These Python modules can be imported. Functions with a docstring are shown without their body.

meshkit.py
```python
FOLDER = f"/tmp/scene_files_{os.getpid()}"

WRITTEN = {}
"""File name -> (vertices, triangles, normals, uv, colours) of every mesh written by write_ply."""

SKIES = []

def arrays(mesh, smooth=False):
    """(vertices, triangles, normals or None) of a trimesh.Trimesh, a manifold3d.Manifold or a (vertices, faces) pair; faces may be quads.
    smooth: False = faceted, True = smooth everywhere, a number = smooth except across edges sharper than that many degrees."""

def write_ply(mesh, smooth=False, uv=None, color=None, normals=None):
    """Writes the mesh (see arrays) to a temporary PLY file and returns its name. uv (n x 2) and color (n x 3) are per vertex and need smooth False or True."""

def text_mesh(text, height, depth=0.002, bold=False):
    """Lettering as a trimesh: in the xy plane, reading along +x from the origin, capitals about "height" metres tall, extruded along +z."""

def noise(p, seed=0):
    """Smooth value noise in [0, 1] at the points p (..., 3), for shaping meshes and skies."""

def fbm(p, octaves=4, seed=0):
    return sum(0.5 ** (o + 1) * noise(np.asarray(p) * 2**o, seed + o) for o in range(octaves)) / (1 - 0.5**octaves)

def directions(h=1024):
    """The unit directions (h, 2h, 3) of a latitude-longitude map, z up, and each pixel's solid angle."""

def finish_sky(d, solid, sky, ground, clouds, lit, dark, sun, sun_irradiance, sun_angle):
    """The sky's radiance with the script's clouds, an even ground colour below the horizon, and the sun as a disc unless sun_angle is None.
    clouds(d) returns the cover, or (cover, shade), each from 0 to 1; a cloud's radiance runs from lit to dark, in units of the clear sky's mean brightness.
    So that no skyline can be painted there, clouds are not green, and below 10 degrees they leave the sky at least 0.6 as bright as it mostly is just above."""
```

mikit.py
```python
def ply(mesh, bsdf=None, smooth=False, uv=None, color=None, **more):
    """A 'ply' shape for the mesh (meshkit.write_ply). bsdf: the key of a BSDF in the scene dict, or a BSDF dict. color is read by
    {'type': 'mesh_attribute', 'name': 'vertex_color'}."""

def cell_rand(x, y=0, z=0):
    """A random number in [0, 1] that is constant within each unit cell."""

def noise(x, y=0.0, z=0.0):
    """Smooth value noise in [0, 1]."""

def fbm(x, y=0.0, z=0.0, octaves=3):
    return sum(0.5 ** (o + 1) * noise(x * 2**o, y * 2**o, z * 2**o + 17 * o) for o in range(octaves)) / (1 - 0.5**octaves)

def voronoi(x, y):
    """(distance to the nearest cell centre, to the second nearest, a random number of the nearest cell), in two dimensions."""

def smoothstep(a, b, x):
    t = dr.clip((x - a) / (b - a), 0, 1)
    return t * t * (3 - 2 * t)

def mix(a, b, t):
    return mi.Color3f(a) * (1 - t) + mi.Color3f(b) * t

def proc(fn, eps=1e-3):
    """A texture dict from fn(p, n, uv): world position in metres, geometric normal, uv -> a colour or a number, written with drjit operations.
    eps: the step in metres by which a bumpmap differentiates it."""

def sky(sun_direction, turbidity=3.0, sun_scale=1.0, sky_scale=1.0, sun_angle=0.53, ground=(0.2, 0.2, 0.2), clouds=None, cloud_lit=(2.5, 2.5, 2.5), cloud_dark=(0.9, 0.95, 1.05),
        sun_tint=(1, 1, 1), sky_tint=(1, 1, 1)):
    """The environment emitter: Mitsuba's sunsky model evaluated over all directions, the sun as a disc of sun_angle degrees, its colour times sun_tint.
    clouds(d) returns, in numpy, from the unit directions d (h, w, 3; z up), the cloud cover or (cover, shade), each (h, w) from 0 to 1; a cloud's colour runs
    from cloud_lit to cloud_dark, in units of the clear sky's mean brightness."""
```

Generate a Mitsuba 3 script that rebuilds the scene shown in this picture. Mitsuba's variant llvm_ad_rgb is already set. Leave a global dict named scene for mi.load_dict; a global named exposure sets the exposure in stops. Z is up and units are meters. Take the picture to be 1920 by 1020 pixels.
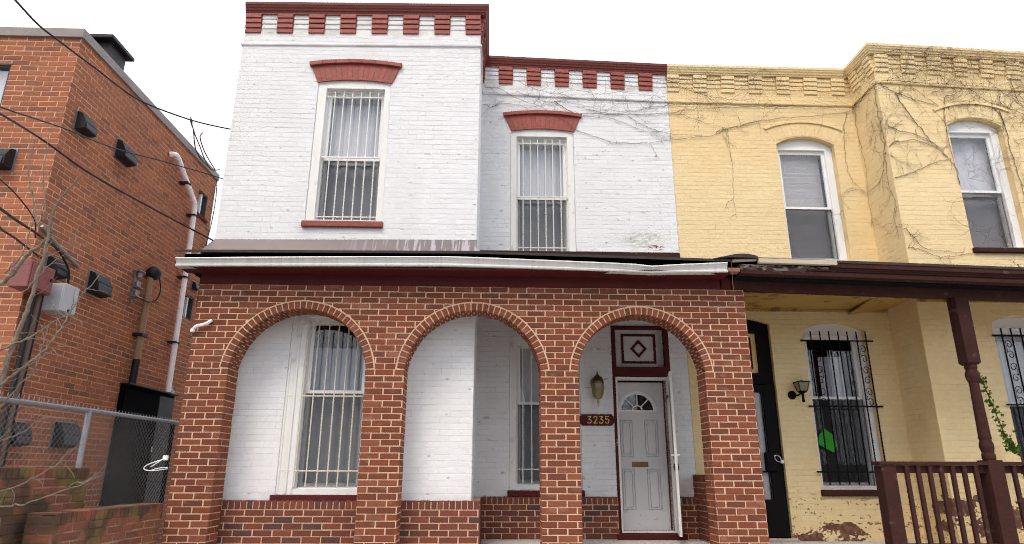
import math, random
import numpy as np
import drjit as dr
import mitsuba as mi
import trimesh
import shapely
from shapely.geometry import Polygon, box as sbox, Point
from shapely.ops import unary_union
import mikit, meshkit
from mikit import noise, fbm, cell_rand, smoothstep, mix, proc

# ---------------------------------------------------------------- camera, sky, exposure
T4 = mi.ScalarTransform4f
FOV = 76.14
CAM = np.array([0.0, 0.0, 1.6])
FWD = np.array([0.02666376, 0.95605277, 0.29197969])
UP = -np.array([0.01178726, 0.29176254, -0.95641815])
RIGHT = np.array([0.99957496, -0.02894335, 0.00348976])
scene, labels = {}, {}
scene['camera'] = {'type': 'perspective', 'fov': FOV, 'fov_axis': 'x', 'near_clip': 0.05, 'far_clip': 2000.0,
                   'to_world': T4().look_at(origin=CAM.tolist(), target=(CAM + FWD).tolist(), up=UP.tolist())}
exposure = 2.65
def overcast(d):
    """An even overcast, as usual about a third as bright near the horizon as overhead."""
    return np.ones(d.shape[:2]), 0.45 * (1 - np.clip(d[..., 2], 0, 1)) ** 1.5
scene['sky'] = mikit.sky([-0.25, -0.62, 0.86], turbidity=4, sun_scale=0.30, sun_angle=24, clouds=overcast,
                         cloud_lit=(2.36, 2.46, 2.62), cloud_dark=(0.86, 0.95, 1.08), sun_tint=(0.93, 0.98, 1.08), ground=(0.2, 0.19, 0.18))

# ---------------------------------------------------------------- plane positions (metres)
P = 7.35      # front of the arched porch
B = 7.80      # white bay
R = 9.00      # recessed wall of both houses
YB = 8.33     # yellow bay
XS = -5.0     # side wall of the brick building on the left
YF = 6.85     # its front

# ---------------------------------------------------------------- helpers
used = {}
def newkey(name, parent=None):
    k = (parent + '__' if parent else '') + name
    n = used.get(k, 0); used[k] = n + 1
    return k if n == 0 else f'{k}_{n:03d}'

def tag(k, label=None, cat=None, group=None, kind=None):
    d = {}
    if label: d['label'] = label
    if cat: d['category'] = cat
    if group: d['group'] = group
    if kind: d['kind'] = kind
    if d: labels[k] = {**labels.get(k, {}), **d}
    return k

def thing(name, label=None, cat=None, group=None, parent=None):
    return tag(newkey(name, parent), label, cat, group)

def add(name, mesh, mat, parent=None, label=None, cat=None, group=None, kind=None, smooth=False, uv=None):
    k = newkey(name, parent)
    scene[k] = mikit.ply(mesh, mat, smooth=smooth, uv=uv)
    return tag(k, label, cat, group, kind)

def box(x0, x1, y0, y1, z0, z1, bev=0.0):
    """Axis-aligned box with chamfered edges when bev > 0."""
    if x1 < x0: x0, x1 = x1, x0
    if y1 < y0: y0, y1 = y1, y0
    if z1 < z0: z0, z1 = z1, z0
    if bev <= 0:
        m = trimesh.creation.box(extents=(x1 - x0, y1 - y0, z1 - z0)); m.apply_translation(((x0 + x1) / 2, (y0 + y1) / 2, (z0 + z1) / 2))
        return m
    bev = min(bev, 0.45 * min(x1 - x0, y1 - y0, z1 - z0))
    pts = []
    for sx in (0, 1):
        for sy in (0, 1):
            for sz in (0, 1):
                c = [(x0, x1)[sx], (y0, y1)[sy], (z0, z1)[sz]]
                s = [(1, -1)[sx], (1, -1)[sy], (1, -1)[sz]]
                for a in range(3):
                    q = list(c)
                    for b in range(3):
                        if b != a: q[b] += s[b] * bev
                    pts.append(q)
    return trimesh.convex.convex_hull(np.array(pts))

def tube(pts, rad, sides=6, closed_ends=True):
    p = np.asarray(pts, float); n = len(p)
    rad = np.broadcast_to(np.asarray(rad, float), (n,))
    t = np.gradient(p, axis=0); t /= np.linalg.norm(t, axis=1, keepdims=True) + 1e-12
    ref = np.array([0.0, 0, 1]) if abs(t[:, 2]).mean() < 0.8 else np.array([1.0, 0, 0])
    a = np.cross(t, ref); a /= np.linalg.norm(a, axis=1, keepdims=True) + 1e-12
    b = np.cross(t, a)
    ang = np.arange(sides) * 2 * np.pi / sides
    v = p[:, None] + rad[:, None, None] * (np.cos(ang)[None, :, None] * a[:, None] + np.sin(ang)[None, :, None] * b[:, None])
    i, j = np.meshgrid(np.arange(n - 1), np.arange(sides), indexing='ij')
    q = np.stack([i * sides + j, i * sides + (j + 1) % sides, (i + 1) * sides + (j + 1) % sides, (i + 1) * sides + j], -1).reshape(-1, 4)
    f = np.vstack([q[:, [0, 2, 1]], q[:, [0, 3, 2]]])
    v = v.reshape(-1, 3)
    if closed_ends:
        v = np.vstack([v, p[:1], p[-1:]]); c0, c1 = len(v) - 2, len(v) - 1
        e = [[c0, j2, (j2 + 1) % sides] for j2 in range(sides)] + [[c1, (n - 1) * sides + (j2 + 1) % sides, (n - 1) * sides + j2] for j2 in range(sides)]
        f = np.vstack([f, e])
    return trimesh.Trimesh(v, f, process=False)

def curve(pts, n=6, closed=False):
    """Catmull-Rom through the points."""
    p = np.asarray(pts, float)
    if len(p) < 3: return np.vstack([p[0] + (p[1] - p[0]) * t for t in np.linspace(0, 1, n)])
    q = np.vstack([2 * p[0] - p[1], p, 2 * p[-1] - p[-2]]); out = []
    for k in range(1, len(q) - 2):
        for t in np.linspace(0, 1, n, endpoint=False):
            out.append(0.5 * (2 * q[k] + (q[k + 1] - q[k - 1]) * t + (2 * q[k - 1] - 5 * q[k] + 4 * q[k + 1] - q[k + 2]) * t * t + (3 * q[k] - q[k - 1] - 3 * q[k + 1] + q[k + 2]) * t ** 3))
    out.append(p[-1])
    return np.array(out)

def cat(ms): return trimesh.util.concatenate(ms)

class Frame:
    """A wall's own axes: u along it, v up, n out of it."""
    def __init__(s, O, U, N): s.O, s.U, s.N, s.V = np.array(O, float), np.array(U, float), np.array(N, float), np.array([0, 0, 1.0])
    def w(s, u, v, n): return s.O + np.multiply.outer(u, s.U) + np.multiply.outer(v, s.V) + np.multiply.outer(n, s.N)
def front(y): return Frame((0, y, 0), (1, 0, 0), (0, -1, 0))
def facing_right(x): return Frame((x, 0, 0), (0, 1, 0), (1, 0, 0))
def facing_left(x): return Frame((x, 0, 0), (0, -1, 0), (-1, 0, 0))     # u = -y

def slab(fr, poly, n0, n1):
    """Extrudes a shapely polygon of the wall plane from n0 to n1."""
    out = []
    for g in getattr(poly, 'geoms', [poly]):
        if g.is_empty or g.area < 1e-7: continue
        m = trimesh.creation.extrude_polygon(g, n1 - n0, engine='earcut')
        out.append(trimesh.Trimesh(fr.w(m.vertices[:, 0], m.vertices[:, 1], m.vertices[:, 2] + n0), m.faces, process=False))
    return cat(out)

def arch_top(x0, x1, z0, z1, rise, n=14):
    """A rectangle whose top bulges by rise (segmental arch)."""
    pts = [(x0, z0), (x1, z0)]
    if rise <= 0: return Polygon(pts + [(x1, z1), (x0, z1)])
    a = (x1 - x0) / 2; r = (a * a + rise * rise) / (2 * rise); cx, cz = (x0 + x1) / 2, z1 + rise - r; th = math.asin(a / r)
    return Polygon(pts + [(cx + r * math.sin(t), cz + r * math.cos(t)) for t in np.linspace(th, -th, n)])

# ---- bricks ---------------------------------------------------------------
PW, PH = 1920.0, 1020.0
def seen_area(pts):
    """Rough picture area of a piece: only decides which pieces are entries of their own and which are joined."""
    d = np.asarray(pts) - CAM; z = d @ FWD
    if (z < 0.2).any(): return 0
    x, y = 1225.7 * (d @ RIGHT) / z, 1225.7 * (d @ -UP) / z
    if x.max() < -970 or x.min() > 970 or y.max() < -515 or y.min() > 515: return 0
    return 0.5 * abs(np.dot(x, np.roll(y, 1)) - np.dot(y, np.roll(x, 1)))

def piece(fr, ring, n0, n1, bev, rng, tilt=0.0):
    """One brick: ring is its outline in the wall plane (counter-clockwise), n0..n1 its depth. uv: whole part = the brick's number, rest = metres."""
    r = np.asarray(ring, float)
    if np.dot(r[:, 0], np.roll(r[:, 1], -1)) - np.dot(r[:, 1], np.roll(r[:, 0], -1)) < 0: r = r[::-1]
    k = len(r)
    e = np.roll(r, -1, 0) - r; e /= np.linalg.norm(e, axis=1, keepdims=True) + 1e-12
    nrm = np.stack([e[:, 1], -e[:, 0]], 1); prev = np.roll(nrm, 1, 0)
    turn = np.cross(np.roll(e, 1, 0), e)
    idn = np.array([rng.integers(0, 40), rng.integers(0, 40)], float)
    lo = r.min(0)
    if (turn > -1e-6).all() and bev > 0 and k <= 8:
        den = 1 + (nrm * prev).sum(1, keepdims=True)
        ins = r - bev * (nrm + prev) / np.maximum(den, 0.3)
        uv2 = np.vstack([r, r, ins]); nn = np.concatenate([np.full(k, n0), np.full(k, n1 - bev), np.full(k, n1)])
        if tilt: nn[k:] += tilt * (uv2[k:, 0] - r[:, 0].mean())
        f = []
        for a in (0, k):
            for i in range(k):
                j = (i + 1) % k; f += [[a + i, a + j, a + k + j], [a + i, a + k + j, a + k + i]]
        f += [[2 * k, 2 * k + i, 2 * k + i + 1] for i in range(1, k - 1)]
    else:
        m = trimesh.creation.extrude_polygon(Polygon(r), n1 - n0, engine='earcut')
        uv2, nn, f = m.vertices[:, :2], m.vertices[:, 2] + n0, m.faces
    v = fr.w(uv2[:, 0], uv2[:, 1], nn)
    return v, np.array(f), uv2 - lo + 0.05 + idn

POOL = {}      # thing -> [(area, holder, name, mat, (v, f, uv))]
def lay(holder, mat, v, f, uv, name='brick'):
    root = holder.split('__')[0]
    POOL.setdefault((root, name), []).append((seen_area(v[len(v) // 3 * 2:] if len(v) >= 12 else v), holder, mat, (v, f, uv)))

def settle(limit=300):
    """Writes the bricks: of every thing the ones that show largest as entries, the rest as one part."""
    for (root, name), items in POOL.items():
        items.sort(key=lambda t: -t[0])
        vis = [t for t in items if t[0] > 0][:limit]
        rest = items[len(vis):]
        for a, holder, mat, (v, f, uv) in vis: add(name, trimesh.Trimesh(v, f, process=False), mat, holder, uv=uv)
        for mat in sorted({t[2] for t in rest}):
            vs, fs, us, o = [], [], [], 0
            for _, _, m2, (v, f, uv) in rest:
                if m2 != mat: continue
                vs.append(v); fs.append(f + o); us.append(uv); o += len(v)
            add('other_' + name + 's', trimesh.Trimesh(np.vstack(vs), np.vstack(fs), process=False), mat, root, kind='stuff', uv=np.vstack(us))

def bricks(holder, fr, region, mat, course=0.0691, length=0.2127, joint=0.0098, hjoint=0.0140, u0=0.0, v0=0.0, proud=0.006, bev=0.0025, deep=0.004,
           seed=1, rowlock=False, jitter=0.0012, shift=0.5, name='brick', header_every=0):
    rng = np.random.default_rng(seed)
    shapely.prepare(region); hj = joint if hjoint is None else hjoint
    x0, y0, x1, y1 = region.bounds
    i0, i1 = math.floor((y0 - v0) / course), math.ceil((y1 - v0) / course)
    for i in range(i0, i1):
        hdr = header_every and i % header_every == 0
        L = length / 2 if hdr else length
        off = u0 + (0.25 * length if hdr else (shift * length if i % 2 else 0))
        k0, k1 = math.floor((x0 - off) / L), math.ceil((x1 - off) / L)
        for k in range(k0, k1):
            a = off + k * L + hj / 2; b = a + L - hj; c = v0 + i * course + joint / 2; d = c + course - joint
            j = rng.normal(0, jitter, 4) if jitter else np.zeros(4)
            ring = [(a + j[0], c + j[1]), (b + j[2], c + j[1] + rng.normal(0, jitter * .5)), (b + j[2], d + j[3]), (a + j[0], d + j[3] + rng.normal(0, jitter * .5))]
            q = sbox(a, c, b, d)
            pr = proud * (1 + 0.22 * float(np.clip(rng.normal(), -2, 2)))
            if region.contains(q):
                lay(holder, mat, *piece(fr, ring, -deep, pr, bev, rng, rng.normal(0, 0.9) * proud), name=name)
            elif region.intersects(q):
                g = region.intersection(q)
                for h in getattr(g, 'geoms', [g]):
                    if h.geom_type != 'Polygon' or h.area < 2.5e-4: continue
                    h = shapely.remove_repeated_points(h.simplify(0.0006), 0.001)
                    if h.geom_type != 'Polygon' or h.is_empty or h.area < 2.5e-4: continue
                    lay(holder, mat, *piece(fr, np.array(h.exterior.coords)[:-1], -deep, pr, bev, rng), name=name)

def sweep(path, dz, prof, z0, flip=False):
    """A moulding: profile [(out, z)] along a plan path with mitred corners; dz: lift at each path point."""
    p = np.asarray(path, float); n = len(p)
    d = np.diff(p, axis=0); d /= np.linalg.norm(d, axis=1, keepdims=True); nr = np.stack([d[:, 1], -d[:, 0]], 1)
    off = []
    for i in range(n):
        if i == 0: off.append(nr[0])
        elif i == n - 1: off.append(nr[-1])
        else:
            s = nr[i - 1] + nr[i]; off.append(s / (1 + nr[i - 1] @ nr[i]))
    pr = np.asarray(prof, float); m = len(pr); v = []
    for i in range(n):
        for o, z in pr: v.append([*(p[i] + off[i] * o), z0 + dz[i] + z])
    f = []
    for i in range(n - 1):
        for j in range(m):
            k = (j + 1) % m
            f += [[i * m + j, (i + 1) * m + j, (i + 1) * m + k], [i * m + j, (i + 1) * m + k, i * m + k]]
    for e, s in ((0, 1), (n - 1, -1)):
        tri = trimesh.creation.triangulate_polygon(Polygon(pr), engine='earcut')[1]
        f += [[e * m + t[0], e * m + t[::s][1] if s > 0 else e * m + t[2], e * m + t[2] if s > 0 else e * m + t[1]] for t in tri]
    me = trimesh.Trimesh(np.array(v), np.array(f), process=False)
    me.fix_normals()
    return me

# ---------------------------------------------------------------- materials
def pbr(k, col, rough=0.6, **more):
    c = col if isinstance(col, dict) else {'type': 'rgb', 'value': list(col)}
    scene[k] = {'type': 'twosided', 'bsdf': {'type': 'principled', 'base_color': c, 'roughness': rough, **more}}
    return k
def bumped(k, col, height, scale, rough=0.8, **more):
    c = col if isinstance(col, dict) else {'type': 'rgb', 'value': list(col)}
    scene[k] = {'type': 'twosided', 'bsdf': {'type': 'bumpmap', 'arbitrary': height, 'scale': scale,
                                             'bsdf': {'type': 'principled', 'base_color': c, 'roughness': rough, **more}}}
    return k
def ids(uv): return dr.floor(uv.x), dr.floor(uv.y)
def band(x, a, b, w): return smoothstep(a - w, a + w, x) * (1 - smoothstep(b - w, b + w, x))

def c_porch(p, n, uv):
    i, j = ids(uv); r = cell_rand(i, j, 1); r2 = cell_rand(i, j, 2)
    c = mix((0.172, 0.044, 0.0165), (0.115, 0.029, 0.012), r)
    c = mix(c, (0.21, 0.065, 0.034), smoothstep(.78, .95, r2) * .7)
    g = fbm(p.x * 45, p.y * 45, p.z * 60)
    c = c * (0.72 + 0.56 * g)
    pale = smoothstep(.66, .76, fbm(p.x * 9 + 4, p.y * 9, p.z * 14)) * .10
    return mix(c, (0.42, 0.33, 0.27), pale)
def c_porch_mortar(p, n, uv):
    g = fbm(p.x * 30, p.y * 30, p.z * 30)
    return mix((0.60, 0.41, 0.285), (0.47, 0.31, 0.21), g)
def c_wains(p, n, uv):
    i, j = ids(uv); r = cell_rand(i, j, 1); r2 = cell_rand(i, j, 2)
    c = mix((0.16, 0.045, 0.025), (0.11, 0.030, 0.019), r)
    c = mix(c, (0.06, 0.03, 0.028), smoothstep(.82, .9, r2) * .8)
    return c * (0.7 + 0.6 * fbm(p.x * 45, p.y * 45, p.z * 60))
def c_apt(p, n, uv):
    i, j = ids(uv); r = cell_rand(i, j, 1); r2 = cell_rand(i, j, 2)
    c = mix((0.33, 0.110, 0.052), (0.25, 0.083, 0.042), r)
    c = mix(c, (0.13, 0.05, 0.035), smoothstep(.75, .95, r2) * .6)
    c = mix(c, (0.36, 0.105, 0.04), smoothstep(.9, .97, cell_rand(i, j, 3)) * .4)
    return c * (0.7 + 0.35 * fbm(p.x * 40, p.y * 40, p.z * 55) + 0.35 * fbm(p.x * .9, p.y * .9 + 3, p.z * .9))
def c_apt_mortar(p, n, uv):
    return mix((0.60, 0.36, 0.225), (0.44, 0.255, 0.155), fbm(p.x * 1.4, p.y * 1.4 + 7, p.z * 1.4)) * (0.85 + .3 * fbm(p.x * 40, p.y * 40, p.z * 40))
def c_garden(p, n, uv):
    i, j = ids(uv); r = cell_rand(i, j, 1)
    c = mix((0.23, 0.075, 0.04), (0.15, 0.05, 0.032), r) * (0.7 + .6 * fbm(p.x * 40, p.y * 40, p.z * 50))
    m = smoothstep(.47, .60, fbm(p.x * 3.1, p.y * 3.1, p.z * 3.1 + 2))
    c = mix(c, (0.045, 0.035, 0.02), m * .8)
    moss = smoothstep(.60, .68, fbm(p.x * 5 + 9, p.y * 5, p.z * 5))
    return mix(c, (0.14, 0.12, 0.03), moss * .55)
def c_garden_mortar(p, n, uv):
    return mix((0.30, 0.24, 0.16), (0.06, 0.05, 0.03), smoothstep(.35, .6, fbm(p.x * 3.1, p.y * 3.1, p.z * 3.1 + 2)))

def white_wear(p, c, dark):
    """Flaked patch near the porch roof, and scattered chips that show the grey under the paint."""
    d = smoothstep(1.0, .35, dr.sqrt(dr.square((p.x - 2.17) / .42) + dr.square((p.z - 4.86) / .20)))
    on = smoothstep(8.8, 8.9, p.y)
    f = fbm(p.x * 22, p.y * 8, p.z * 40)
    patch = on * d * smoothstep(.42, .52, f)
    c = mix(c, (0.42, 0.43, 0.36), patch * .75)
    d2 = smoothstep(1.0, .5, dr.sqrt(dr.square((p.x - 2.36) / .16) + dr.square((p.z - 4.745) / .055)))
    c = mix(c, (0.16, 0.06, 0.045), on * d2 * smoothstep(.5, .56, fbm(p.x * 30 + 5, p.y * 3, p.z * 50)))
    chip = smoothstep(.80, .83, fbm(p.x * 11, p.y * 11, p.z * 17, octaves=2))
    return mix(c, dark, chip * .5)
def c_white(p, n, uv):
    i, j = ids(uv); r = cell_rand(i, j, 1)
    c = mix((0.715, 0.718, 0.738), (0.685, 0.685, 0.705), r) * (0.95 + .08 * fbm(p.x * 25, p.y * 25, p.z * 25))
    grime = smoothstep(.52, .75, fbm(p.x * 1.7, p.y * 1.7, p.z * .8 + 4))
    c = mix(c, (0.58, 0.56, 0.54), grime * .30)
    return white_wear(p, c, (0.25, 0.22, 0.2))
def c_white_mortar(p, n, uv):
    k = smoothstep(.35, .7, fbm(p.x * 2.3, p.y * 2.3, p.z * 3.2))
    k2 = smoothstep(.45, .6, fbm(p.x * 7.0, p.y * 7, p.z * 9 + 11))
    c = mix((0.69, 0.68, 0.685), (0.30, 0.28, 0.27), k * .26 + k2 * .22)
    return white_wear(p, c, (0.25, 0.22, 0.2))

def yellow_wear(p, c):
    """Paint flaked to the red brick low on the wall: the patches that the porch shows."""
    f = .72 * fbm(p.x * 5.2, p.y * 5.2, p.z * 7.5, octaves=3) + .28 * fbm(p.x * 27 + 2, p.y * 27, p.z * 36, octaves=2)
    rec = smoothstep(8.7, 8.8, p.y)
    l1 = band(p.x, 3.85, 5.0, .25) * (1 - smoothstep(.86, 1.12, p.z)) * rec
    l2 = band(p.x, 5.35, 7.2, .12) * band(p.z, .85, 1.36, .12) * (1 - rec)
    low = dr.maximum(l1, l2)
    peel = smoothstep(.60, .62, f * .74 + low * .27)
    specks = smoothstep(.68, .71, fbm(p.x * 26, p.y * 26, p.z * 30)) * (1 - smoothstep(1.15, 1.5, p.z)) * .8
    roofline = band(p.x, 7.05, 8.2, .1) * band(p.z, 4.28, 4.40, .03) * smoothstep(.5, .55, fbm(p.x * 14, 0, p.z * 14)) * (1 - rec)
    return mix(c, mix((0.105, 0.038, 0.022), (0.17, 0.085, 0.05), smoothstep(.4, .65, fbm(p.x * 31, p.y * 31, p.z * 22))), dr.clip(dr.maximum(dr.maximum(peel, specks), roofline), 0, 1))
def c_yellow(p, n, uv):
    i, j = ids(uv); r = cell_rand(i, j, 1)
    c = mix((0.712, 0.56, 0.315), (0.688, 0.53, 0.29), r)
    c = mix(c, (0.66, 0.45, 0.19), smoothstep(.5, .72, fbm(p.x * 1.1 + 3, p.y * 1.1, p.z * .6)) * .35)
    c = c * (0.93 + .12 * fbm(p.x * 22, p.y * 22, p.z * 22))
    return yellow_wear(p, c)
def c_yellow_mortar(p, n, uv):
    k = smoothstep(.45, .68, fbm(p.x * 3.1, p.y * 3.1, p.z * 5.2))
    return yellow_wear(p, mix((0.665, 0.505, 0.265), (0.40, 0.28, 0.13), k * .4))
def c_red(p, n, uv):
    i, j = ids(uv); r = cell_rand(i, j, 1)
    c = mix((0.27, 0.052, 0.036), (0.22, 0.042, 0.030), r) * (0.8 + .4 * fbm(p.x * 18, p.y * 18, p.z * 18))
    return mix(c, (0.16, 0.06, 0.045), smoothstep(.62, .7, fbm(p.x * 14, p.y * 14 + 3, p.z * 20)) * .6)
def c_maroon(p, n, uv):
    return mix((0.088, 0.012, 0.012), (0.062, 0.009, 0.010), fbm(p.x * 4, p.y * 30, p.z * 6)) * (0.8 + .4 * fbm(p.x * 50, p.y * 50, p.z * 50))
def c_brown(p, n, uv):
    c = mix((0.052, 0.020, 0.017), (0.034, 0.0135, 0.012), fbm(p.x * 3, p.y * 20, p.z * 3)) * (0.75 + .5 * fbm(p.x * 40, p.y * 40, p.z * 40))
    return mix(c, (0.22, 0.16, 0.14), smoothstep(.74, .80, fbm(p.x * 11, p.y * 11, p.z * 11)) * .18)
def c_rot(p, n, uv):
    f = fbm(p.x * 12, p.y * 12, p.z * 25)
    return mix(mix((0.10, 0.05, 0.05), (0.30, 0.24, 0.21), smoothstep(.45, .6, f)), (0.02, 0.016, 0.015), smoothstep(.55, .66, fbm(p.x * 17 + 3, 0, p.z * 30)))
def c_trim(p, n, uv):
    c = mix((0.70, 0.695, 0.685), (0.63, 0.62, 0.60), fbm(p.x * 6, p.y * 6, p.z * 2)) * (0.94 + .1 * fbm(p.x * 60, p.y * 60, p.z * 60))
    return mix(c, (0.42, 0.38, 0.32), smoothstep(.68, .78, fbm(p.x * 12, p.y * 12, p.z * 7)) * .5)
def c_gutter(p, n, uv):
    streak = fbm(p.x * 40, 0, p.z * 2)
    return mix((0.56, 0.55, 0.535), (0.44, 0.43, 0.41), smoothstep(.45, .75, streak) * .5)
def c_flash(p, n, uv):
    s = smoothstep(.52, .60, fbm(p.x * 28, 0, p.z * 1.5)) * smoothstep(-2.1, -.9, p.x)
    c = mix((0.165, 0.13, 0.13), (0.12, 0.095, 0.10), smoothstep(-2.6, -.6, p.x))
    return mix(c, (0.36, 0.33, 0.38), s * .75)
def c_roof(p, n, uv):
    return mix((0.022, 0.017, 0.018), (0.05, 0.036, 0.034), fbm(p.x * 20, p.y * 20, p.z * 20))
def c_galv(p, n, uv): return mix((0.32, 0.33, 0.35), (0.20, 0.20, 0.22), fbm(p.x * 25, p.y * 25, p.z * 25))
def c_bark(p, n, uv): return mix((0.23, 0.185, 0.145), (0.10, 0.075, 0.055), fbm(p.x * 40, p.y * 40, p.z * 25))
def c_vine(p, n, uv): return mix((0.10, 0.052, 0.036), (0.05, 0.028, 0.02), fbm(p.x * 30, p.y * 30, p.z * 30))
def c_ground(p, n, uv):
    c = mix((0.12, 0.11, 0.09), (0.07, 0.08, 0.04), smoothstep(.4, .6, fbm(p.x * .8, p.y * .8)))
    return c * (0.7 + .6 * fbm(p.x * 25, p.y * 25))
def c_conc(p, n, uv): return mix((0.36, 0.35, 0.33), (0.22, 0.21, 0.20), fbm(p.x * 3, p.y * 3, p.z * 3)) * (0.85 + .3 * fbm(p.x * 50, p.y * 50, p.z * 50))
def c_door(p, n, uv):
    c = mix((0.60, 0.59, 0.61), (0.55, 0.54, 0.55), fbm(p.x * 5, p.y * 5, p.z * 2))
    sc = smoothstep(.72, .75, fbm(p.x * 26, p.y * 3, p.z * 19)) * (1 - smoothstep(1.0, 1.25, p.z))
    return mix(c, (0.25, 0.23, 0.22), sc * .5)
def c_ceil(p, n, uv):
    c = mix((0.42, 0.27, 0.085), (0.33, 0.20, 0.055), fbm(p.x * 3, p.y * 3, p.z))
    return mix(c, (0.10, 0.06, 0.03), smoothstep(.62, .72, fbm(p.x * 7, p.y * 9, 3.0)) * .6)
def c_coping(p, n, uv): return mix((0.27, 0.235, 0.225), (0.19, 0.16, 0.155), fbm(p.x * 5, p.y * 5, p.z * 5))
def h_paint(p, n, uv): return fbm(p.x * 24, p.y * 24, p.z * 24, octaves=2)
def h_rough(p, n, uv): return fbm(p.x * 90, p.y * 90, p.z * 90, octaves=2)
def h_wood(p, n, uv): return fbm(p.x * 70, p.y * 70, p.z * 6, octaves=2)

HP, HR, HW = proc(h_paint, 0.002), proc(h_rough, 0.001), proc(h_wood, 0.001)
bumped('m_porch_brick', proc(c_porch), HR, 0.0022, 0.85)
bumped('m_wainscot_brick', proc(c_wains), HR, 0.0022, 0.85)
bumped('m_apartment_brick', proc(c_apt), HR, 0.0022, 0.88)
bumped('m_garden_brick', proc(c_garden), HR, 0.003, 0.9)
bumped('m_white_brick', proc(c_white), HP, 0.003, 0.8, specular=0.15)
bumped('m_yellow_brick', proc(c_yellow), HP, 0.004, 0.6)
bumped('m_red_brick', proc(c_red), HP, 0.004, 0.6)
pbr('m_porch_mortar', proc(c_porch_mortar), 0.95)
pbr('m_apartment_mortar', proc(c_apt_mortar), 0.95)
pbr('m_garden_mortar', proc(c_garden_mortar), 0.95)
pbr('m_white_mortar', proc(c_white_mortar), 0.75)
pbr('m_yellow_mortar', proc(c_yellow_mortar), 0.75)
pbr('m_maroon', proc(c_maroon), 0.7, specular=0.2)
pbr('m_brown', proc(c_brown), 0.75, specular=0.1)
pbr('m_rot', proc(c_rot), 0.9)
pbr('m_trim', proc(c_trim), 0.5)
pbr('m_gutter', proc(c_gutter), 0.4)
pbr('m_flashing', proc(c_flash), 0.5)
pbr('m_roof', proc(c_roof), 0.9)
pbr('m_galvanised', proc(c_galv), 0.45, metallic=0.6)
pbr('m_bark', proc(c_bark), 0.9)
pbr('m_vine', proc(c_vine), 0.9)
pbr('m_ground', proc(c_ground), 0.95)
pbr('m_concrete', proc(c_conc), 0.9)
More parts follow.
